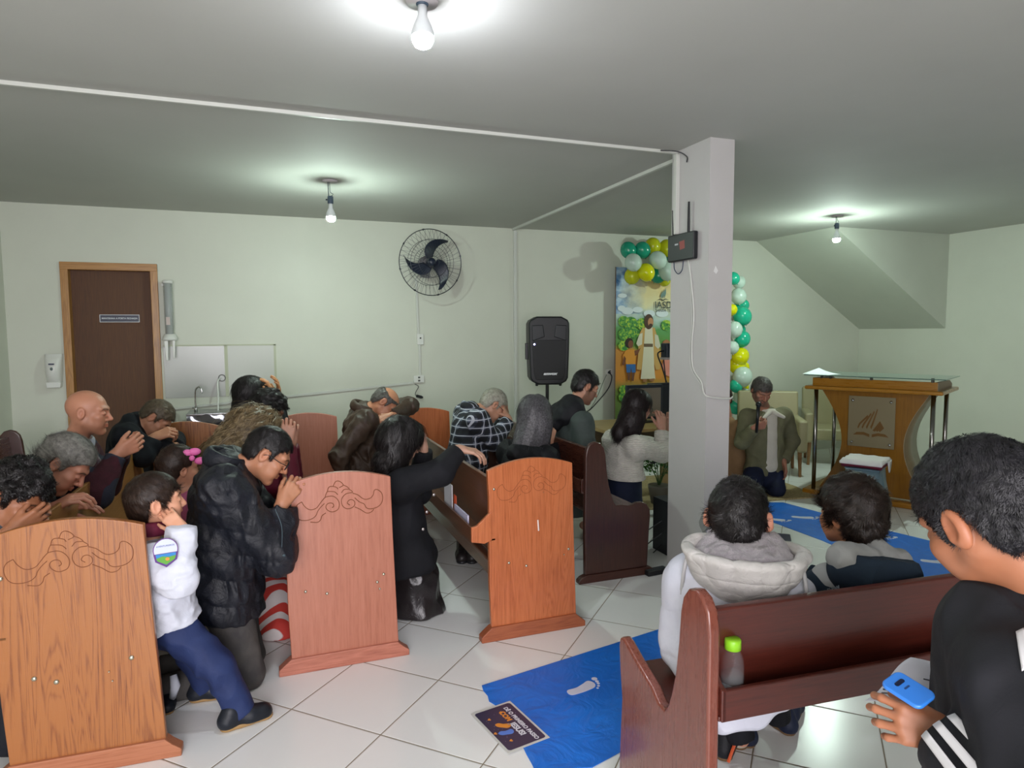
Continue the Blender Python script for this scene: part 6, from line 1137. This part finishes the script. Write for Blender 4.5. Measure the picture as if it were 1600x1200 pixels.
# legs of the person at the left edge, beside the pew end
# ================================================================ the three boys on the right
H_boyA = hair_mat('hair_boy_black', '#0a090a', '#2b2626', .33, 80); H_boyB = hair_mat('hair_boy_brown_black', '#100b0a', '#33261f', .36, 80); H_boyC = hair_mat('hair_boy_charcoal', '#0d0d0f', '#2f2e33', .45, 80)
# --- boy with the quilted hood
hd = P(1153, 813, 1.64); f0 = nrm((.645, .763, 0)); sc = P(1152, 922, 1.62); pel = A3((sc[0]+.02, 1.66, .59)); R0 = nrm(np.cross(f0, UP))
J = person('boy in white puffer jacket with pale grey quilted hood sitting on red pew', hd, (.64, .76, -.12), UP, sc, pel, f0, (A3(pel)+f0*.30+R0*.10+A3((0, 0, .10)), A3(pel)+f0*.30-R0*.10+A3((0, 0, .10))), s=.80, hs=.98, ears=2.3, child=1, skin='#c98d74', sh=.165, hres=.0035, res=.007,
    el=(sc+R0*.19-f0*.0-A3((0, 0, .21)), sc-R0*.155+f0*.04-A3((0, 0, .20))), legs=((pel+f0*.36+R0*.10-A3((0, 0, .02)), A3(onZ(1215, 1130, .09))+f0*.04), (pel+f0*.36-R0*.14-A3((0, 0, .02)), A3(onZ(1165, 1160, .09))+A3((0, .02, 0)))), hands=(dict(d=-R0, n=(0, 0, -1), s=.8, **relax), dict(d=R0, n=(0, 0, -1), s=.8, **relax)))
HL['nape'] = [(-.13, -.050), (-.055, -.050), (-.044, -.02), (-.038, .030), (-.01, .042), (.006, .030), (.012, -.004), (.022, .0), (.034, .042), (.055, .056), (.075, .058), (.12, .056)]
hair(J, H_boyA, 'nape', n=15000, length=.032, width=.0016, top=.006, t=.009, jit=.8, curl=.002, lift=.005, h=.0032, noise=dict(amp=.006, scale=(38, 38, 38), warp=1.5), seed=3)
wp = cloth('puffer_white', '#c3c5d3', .6, '#ccced9', bump=.45, fold=.9)
sl = [cap(J['sh'][i], J['el'][i], .068, .066, k=.05) for i in (0, 1)]+[cap(J['el'][i], J['wr'][i], .066, .05, k=.04) for i in (0, 1)]
top(J, wp, t=.034, h=.005, hem=.06, noise=dict(amp=.008, scale=(11, 11, 7)), quilt=dict(dir=(0, .2, 1), pitch=.13, amp=.006), name='white_puffer_jacket', extra=sl+[cap(pel-f0*.03, pel+f0*.12, .14, .14, k=.06, side=R0, q=1.15), cap(pel-f0*.10-A3((0, 0, .04)), pel-f0*.06-A3((0, 0, .10)), .11, .09, k=.06, side=R0, q=1.4)], planes=[((0, 1.455, 0), (0, -1, 0)), ((0, 0, .482), (0, 0, -1))])
npmesh('coat_tail', *field([cap(P(1120, 1062, 1.475), P(1200, 1050, 1.475), .05, .05, k=.03), cap(P(1120, 1100, 1.475), P(1215, 1085, 1.475), .05, .045, k=.05), cap(P(1130, 1125, 1.475), P(1180, 1118, 1.475), .035, .035, k=.05)], .005, noise=dict(amp=.006, scale=9), planes=[((0, 1.435, 0), (0, -1, 0)), ((0, 1.52, 0), (0, 1, 0)), ((1.093, 0, 0), (-1, 0, 0))]), wp, J['o'])
# hood lying on the back: quilted bowl with a fleece lining
hc = P(1162, 862, 1.565); rt = R0; tn = nrm(A3((0, 0, 1))*.99-f0*.10)
Mh = np.stack([rt, nrm(np.cross(tn, rt)), tn], 1)
quil = N('hood_quilt'); v = quil.coord(); quil.set(col=quil.ramp(quil.noise(v, 6, 3), [(.3, '#b5b2af'), (.7, '#c0bdba')]), rough=.55)
sx = quil.add('ShaderNodeSeparateXYZ'); quil.l(quil.coord(rot=(0, 0, -.87)), sx.inputs[0])
def seam(o_, per, ph): f_ = quil.math('FRACT', quil.math('ADD', quil.math('DIVIDE', o_, per), 50+ph)); return quil.math('POWER', quil.math('ABSOLUTE', quil.math('SUBTRACT', f_, .5)), 6.0)
quil.bump(quil.math('ADD', quil.math('MULTIPLY', quil.math('ADD', seam(sx.outputs[0], .082, .1), seam(sx.outputs[2], .075, .4)), -34), quil.noise(v, 26, 4, .6, 1)), .65, .008)
outer = [ell(hc-tn*.0, (.172, .118, .158), Mh, k=.02, cut=[(hc, tn)]), ell(hc+tn*.006, (.148, .098, .085), Mh, k=.012, op='-')]
npmesh('hood', *field(outer+[torus(hc+tn*.004, tn, .108, .0115, k=.02, side=rt, q=1.53)], .0042, noise=dict(amp=.004, scale=(22, 22, 22), ridge=False), quilt=dict(dir=R0+A3((0, 0, .12)), pitch=.075, amp=.006)), quil.m, J['o'])
fur = N('fleece_lining'); v = fur.coord(); fur.set(col=fur.ramp(fur.noise(v, 24, 5, .7, 1.2), [(.3, '#8a8389'), (.7, '#aaa4a8')]), rough=1, sheen=.4); fur.bump(fur.noise(v, 130, 4, .7), .9, .008)
npmesh('fleece_lining', *field([ell(hc-tn*.022, (.146, .097, .050), Mh, k=.03), cap(hc+f0*.055-rt*.07+tn*.012, hc+f0*.055+rt*.07+tn*.012, .038, .038, k=.04)], .0042, noise=dict(amp=.008, scale=(34, 34, 34))), fur.m, J['o'])
npmesh('neck_collar', *field([torus(J['nb']+A3((0, 0, .020)), (0, 0, 1), .064, .017, flat=2.0), cap(hc+f0*.065-rt*.10+tn*.0, hc+f0*.065+rt*.10, .028, k=.03)], .0045, noise=dict(amp=.003, scale=20)), quil.m, J['o'])
for k in (-1, 1):
    a = hc+rt*k*.155+tn*.0; b = MB(); b.tube(smoothpts([Vector(a), Vector(a-f0*.03-A3((0, 0, .06))+rt*k*.012), Vector(a-f0*.03-A3((0, 0, .14))+rt*k*.02)]), .006, 7); b.build('hood_strap', plain('strap_pale', '#a5a4a6', .6), J['o'], True)
pants(J, cloth('trousers_black', '#101117', .8, '#181a22', bump=.4, fold=.8), h=.006, t=.018)
shc_ = cloth('sneaker_cream', '#b9b3a6', .6, '#c6c0b3', bump=.3); shn = cloth('sneaker_navy', '#191f33', .6, '#222a42', bump=.3); brs = plain('sole_brown', '#6d5235', .6)
a = A3(onZ(1232, 1133, 0)); sole_shoe(a, a+A3((.16, .12, 0)), .85, shn, brs, J['o'], h=.0045, name='sneaker'); a = A3(onZ(1150, 1172, 0)); sole_shoe(a, a+A3((.17, .11, 0)), .85, shc_, brs, J['o'], h=.0045, name='sneaker')
for q_ in [o for o in J['o'].children if o.name.startswith('sneaker')]: pass
# a trainer of which only the heel shows behind the pew end
e = A3(onZ(1128, 1190, 0)); o = sole_shoe(e, e+A3((.15, .13, 0)), .9, cloth('trainer_black', '#15161a', .6, '#202127', bump=.3), brs, None, h=.005, name='trainer'); tag(o, 'black trainer with an orange stripe on the floor behind the red pew end', 'shoe')
MB().tube([Vector(e+A3((.0, -.035, .02))), Vector(e+A3((.03, -.03, .075)))], .006, 6).build('orange_stripe', plain('stripe_orange', '#c9532a', .5), o)
# --- boy in the navy and grey hoodie
hd = P(1329, 808, 1.62); f1 = nrm((-.03, 1, 0)); sc = P(1347, 915, 1.575); pel = A3((sc[0], 1.62, .59)); R1 = nrm(np.cross(f1, UP))
J = person('boy with dark brown hair in navy and light grey hoodie looking left', hd, (-.06, 1, -.04), UP, sc, pel, f1, (A3(pel)+f1*.28+R1*.08+A3((0, 0, .08)), A3(pel)+f1*.28-R1*.08+A3((0, 0, .08))), s=.80, hs=1.0, child=1, skin='#a8714f', sh=.18, hres=.0035, res=.007,
    el=(sc+R1*.22-A3((0, 0, .22)), sc-R1*.22-A3((0, 0, .22))), legs=((pel+f1*.34+R1*.10-A3((0, 0, .02)), pel+f1*.36+R1*.10-A3((0, 0, .44))), (pel+f1*.34-R1*.10-A3((0, 0, .02)), pel+f1*.36-R1*.10-A3((0, 0, .44)))), hands=(dict(d=-R1, n=(0, 0, -1), s=.8, **relax), dict(d=R1, n=(0, 0, -1), s=.8, **relax)), neck=.95)
hair(J, H_boyB, 'nape', n=15000, length=.038, width=.0016, top=.012, t=.013, jit=.6, lift=.005, h=.0032, noise=dict(amp=.007, scale=(32, 32, 32), warp=1.5), seed=5, curl=.0015)
nv = cloth('hoodie_navy', '#16222f', .9, '#1b2937', bump=.35, fold=.7); gr = cloth('hoodie_grey', '#8d8e8d', .95, '#9a9b99', bump=.35, fold=.4)
top(J, nv, t=.030, h=.005, hem=.05, noise=dict(amp=.007, scale=(10, 10, 8)), name='hoodie', planes=[((0, 1.43, 0), (0, -1, 0)), ((0, 0, .482), (0, 0, -1))])
npmesh('grey_shoulder_panel', *field([cap(J['sh'][1]+A3((0, -.005, .03)), J['el'][1]+A3((0, 0, .03)), .064, .066, k=.03, cut=[(J['el'][1]*.75+J['sh'][1]*.25, (0, 0, -1))]), cap(sc-R1*.07-f1*.075+A3((0, 0, -.01)), sc-R1*.16-f1*.07-A3((0, 0, .12)), .05, .05, k=.03)], .0045, noise=dict(amp=.004, scale=12)), gr, J['o'])
ra_, rb_ = P(1290, 866, 1.46), P(1420, 880, 1.46); tn = nrm(np.cross(nrm(rb_-ra_), (0, 1, -.25))); tn = tn if tn[2] > 0 else -tn
hN = [cap(P(1347, 897, 1.49), P(1392, 900, 1.49), .085, .085, k=.04, side=(0, 0, 1), q=1.15, cut=[(ra_, tn)]), cap(P(1322, 887, 1.50), P(1408, 893, 1.50), .05, .06, k=.04, cut=[(ra_, tn)])]
npmesh('navy_hood', *field(hN, .0042, noise=dict(amp=.004, scale=12), planes=[((0, 1.415, 0), (0, -1, 0)), ((rb_[0]+.012, 0, 0), (1, 0, 0))]), nv, J['o'])
npmesh('grey_hood_lining', *field([cap(P(1318, 872, 1.50), P(1400, 881, 1.50), .046, .046, k=.03), torus(J['nb']+A3((.0, -.004, .012)), (0, -.25, 1), .060, .019, flat=1.5, k=.03), cap(P(1368, 858, 1.53), P(1405, 876, 1.50), .035, .02, k=.03)], .0042, noise=dict(amp=.007, scale=(20, 20, 20)), planes=[((0, 1.425, 0), (0, -1, 0))]), gr, J['o'])
o = text('sleeve_lettering', 'FLOW', .018, plain('lettering_grey', '#5b626b', .7), Matrix.Identity(4), None, bold=.0004)
c = A3(P(1303, 921, 1.44)); nn = nrm(A3((0, 0, EYE))-c); xx = nrm(A3(P(1320, 916, 1.445))-c); Fm = frame(Vector(c), Vector(xx), Vector(nn)); o.parent = J['o']; o.matrix_basis = Fm
pants(J, cloth('trousers_black', ''), h=.007, t=.014)
for i in (0, 1): a = J['an'][i].copy(); a[2] = 0; sole_shoe(a-f1*.04, a+f1*.17, .85, shn, brs, J['o'], h=.006, name='sneaker')
# --- boy with the phone
hd = dep(1546, 815, 1.09); f2 = nrm((-.22, 1, 0)); sc = A3((1.16, .63, 1.085)); pel = A3((1.22, .58, .74)); wl = A3(dep(1484, 1152, 1.03)); el_ = A3((.925, .50, .90)); wr_ = A3(dep(1600, 1110, 1.14))
R2 = nrm(np.cross(f2, UP))
J = person('standing boy with short black hair and black striped track jacket holding phone and paper', A3(hd), (.12, .83, -.55), (-.1, .5, .8), sc, pel, f2, (wr_, wl), s=.90, hs=1.03, ears=1.3, child=1, skin='#9c6548', sh=.170, hres=.003, res=.006, el=(A3((1.38, .66, .90)), el_), neck=1.02,
    legs=((pel+R2*.09-A3((0, 0, .38)), pel+R2*.09-A3((0, 0, .71))), (pel-R2*.09-A3((0, 0, .38)), pel-R2*.09-A3((0, 0, .71)))),
    hands=(dict(d=-A3(AR)+A3(AF)*.1, n=(0, .2, -1), curl=(.6, .8, .4), s=.9, thumb=(.5, .2)), dict(d=nrm(A3(dep(1402, 1128, 1.05))-wl), n=nrm(_ray(1440, 1120)), s=.76, per=[(.55, .75, .5), (.60, .85, .5), (.65, .9, .5), (.65, .9, .5)], spread=.14, thumb=(.5, .5))))
HL['crop'] = [(-.13, -.050), (-.055, -.048), (-.044, -.01), (-.038, .030), (-.01, .040), (.006, .028), (.011, -.020), (.024, -.008), (.034, .040), (.055, .052), (.075, .054), (.12, .052)]
hair(J, H_boyC, 'crop', n=30000, length=.016, width=.0010, top=.004, t=.008, jit=.9, lift=.004, h=.003, noise=dict(amp=.004, scale=(60, 60, 60), warp=1.5), seed=9, curl=.0012, R=.08)
b = MB(); tj = cloth('track_black', '#14151a', .75, '#1a1b21', bump=.35, fold=.6)
ex = [cap(J['sh'][1], el_, .066, .062, k=.04), cap(el_, wl-nrm(wl-el_)*.02, .062, .046, k=.04, cut=[(wl-nrm(wl-el_)*.015, nrm(wl-el_))]), cap(sc+f2*.07-R2*.02, pel+f2*.12-R2*.06, .10, .12, k=.05, side=R2, q=1.2), cap(J['sh'][0], J['el'][0], .062, .055, k=.04), cap(J['el'][0], wr_, .05, .04, k=.03)]
JK = top(J, tj, t=.026, h=.0045, hem=.12, noise=dict(amp=.012, scale=(12, 12, 8), warp=1.0), name='track_jacket', extra=ex)
npmesh('jacket_collar', *field([torus(J['nb']+A3((0, 0, .012))+f2*.01, nrm(A3((-.05, .25, 1))), .068, .012, flat=2.8, k=.01), cap(J['nb']+f2*.08-A3((0, 0, .02)), J['nb']+f2*.105-A3((0, 0, .07)), .02, .012, k=.02)], .0035, noise=dict(amp=.002, scale=20)), tj, J['o'])
zp = [Vector(J['nb']+f2*(.085+.02*t)-R2*.02+A3((0, 0, -.02-.11*t))) for t in (0, .5, 1, 1.5)]
MB().tube(smoothpts(zp), .003, 6).build('zip_edge', plain('zip_grey', '#5c5f66', .4, .5), J['o'], True)
# white stripes on the sleeve and the shoulder
sw_ = plain('stripe_white', '#c9c8cb', .7)
def stripes(pa, pb, ra, rb, offs, nm, base_dir):
    ax = nrm(pb-pa); u = nrm(base_dir-ax*(base_dir@ax)); v = np.cross(ax, u)
    for k, o_ in enumerate(offs):
        def g(a, t, o_=o_): ang = o_+(a-.5)*.17; r = ra+(rb-ra)*t; p = pa+(pb-pa)*t; return tuple(p+(u*math.cos(ang)+v*math.sin(ang))*(r+.0035))
        MB().grid(g, 4, 16).build(nm, sw_, J['o'], True, solid=.002)
from mathutils.bvhtree import BVHTree
def decal(obj, quad, nm, mat, nu=4, nv=14, lift=.0025):
    "a strip sewn on the cloth: its outline is laid onto the surface of the garment"
    bv = BVHTree.FromPolygons([v.co for v in obj.data.vertices], [p.vertices for p in obj.data.polygons]); b = MB(); ok = True; pts = []
    for i in range(nu+1):
        for j in range(nv+1):
            u, v = i/nu, j/nv; x = (quad[0][0]*(1-u)+quad[1][0]*u)*(1-v)+(quad[3][0]*(1-u)+quad[2][0]*u)*v; y = (quad[0][1]*(1-u)+quad[1][1]*u)*(1-v)+(quad[3][1]*(1-u)+quad[2][1]*u)*v
            h_ = bv.ray_cast(Vector((0, 0, EYE)), _ray(x, y).normalized())
            if h_[0] is None: return None
            pts.append(h_[0]+h_[1]*lift)
    it = iter(pts); return MB().grid(lambda a_, b_: next(it), nu, nv).build(nm, mat, J['o'], True, solid=.0015)
decal(JK, [(1588, 990), (1600, 984), (1612, 1040), (1598, 1050)], 'shoulder_stripe', sw_); decal(JK, [(1604, 982), (1616, 978), (1628, 1034), (1616, 1038)], 'shoulder_stripe', sw_)
toc = nrm(A3((0, 0, EYE))-el_)
stripes(el_, wl-nrm(wl-el_)*.02, .088, .070, (-.35, -.02, .31), 'sleeve_stripe', toc)
pants(J, cloth('trousers_black', ''), h=.009, t=.016)
for i in (0, 1): a = J['an'][i].copy(); a[2] = 0; sole_shoe(a-f2*.04, a+f2*.17, .9, shn, brs, J['o'], h=.007, name='sneaker')
# phone
c0 = Vector(dep(1419, 1078, 1.04)); xa = (Vector(dep(1421, 1052, 1.065))-Vector(dep(1391, 1074, 1.045))).normalized(); ya = (Vector(dep(1391, 1074, 1.045))-Vector(dep(1418, 1112, 1.00))).normalized()
F = Matrix.Identity(4); ya = (ya-xa*ya.dot(xa)).normalized(); za = xa.cross(ya)
if za.dot(Vector((0, 0, EYE))-c0) < 0: xa = -xa; za = -za
F = Matrix(((xa.x, ya.x, za.x, c0.x), (xa.y, ya.y, za.y, c0.y), (xa.z, ya.z, za.z, c0.z), (0, 0, 0, 1)))
e = empty('phone', (0, 0, 0), 0, 'bright blue phone held by the boy in the striped track jacket', 'phone'); e.matrix_world = F
def rr_(w, h, r): return [(sx*(w/2-r)+r*math.cos(a), sy*(h/2-r)+r*math.sin(a)) for sx, sy, a0 in ((1, 1, 0), (-1, 1, PI/2), (-1, -1, PI), (1, -1, 1.5*PI)) for a in [a0+PI/2*i/6 for i in range(7)]]
MB().prism(rr_(.047, .064, .011), -.004, .0035, 'z').build('case', plain('phone_blue', '#2f74c9', .35), e, bevel=.003); MB().prism(rr_(.020, .007, .0034), .003, .0042, 'z').build('camera_lens', plain('lens_dark', '#101a33', .2), e)
for o_ in ('camera_lens',): SC.objects[o_].location = (.0, .014, 0)
MB().prism(rr_(.012, .003, .0014), .003, .0040, 'z').build('logo_mark', plain('mark_blue_dark', '#183a6e', .4), e); SC.objects['logo_mark'].location = (.0, .002, 0)
# paper sheet
cs = [Vector(dep(1351, 1095, 1.17)), Vector(dep(1423, 1027, 1.25)), Vector(dep(1525, 1062, 1.23)), Vector(dep(1480, 1128, 1.12))]
def pg(u, v): p = (cs[0]*(1-u)+cs[3]*u)*(1-v)+(cs[1]*(1-u)+cs[2]*u)*v; return p+Vector((0, 0, .012*math.sin(PI*u)*(1-.5*v)-.006*math.sin(2*PI*v)))
e = empty('paper_sheet', (0, 0, 0), 0, 'white printed sheet of paper held under the blue phone', 'paper'); MB().grid(pg, 14, 14).build('sheet', plain('sheet_white', '#c5c5cf', .7), e, True, solid=.0008)
b = MB()
for (u0, u1, v0) in ((.05, .30, .30), (.08, .30, .22), (.45, .62, .55), (.62, .72, .52), (.10, .28, .40), (.5, .7, .62)):
    a, b_ = pg(u0, v0), pg(u1, v0+.02); n_ = Vector((0, 0, .0022)); w_ = Vector(AU)*.0012; b.add([a+n_-w_, b_+n_-w_, b_+n_+w_, a+n_+w_], [(0, 1, 2, 3)])
b.build('print', plain('print_grey', '#4a4a52', .7), e)
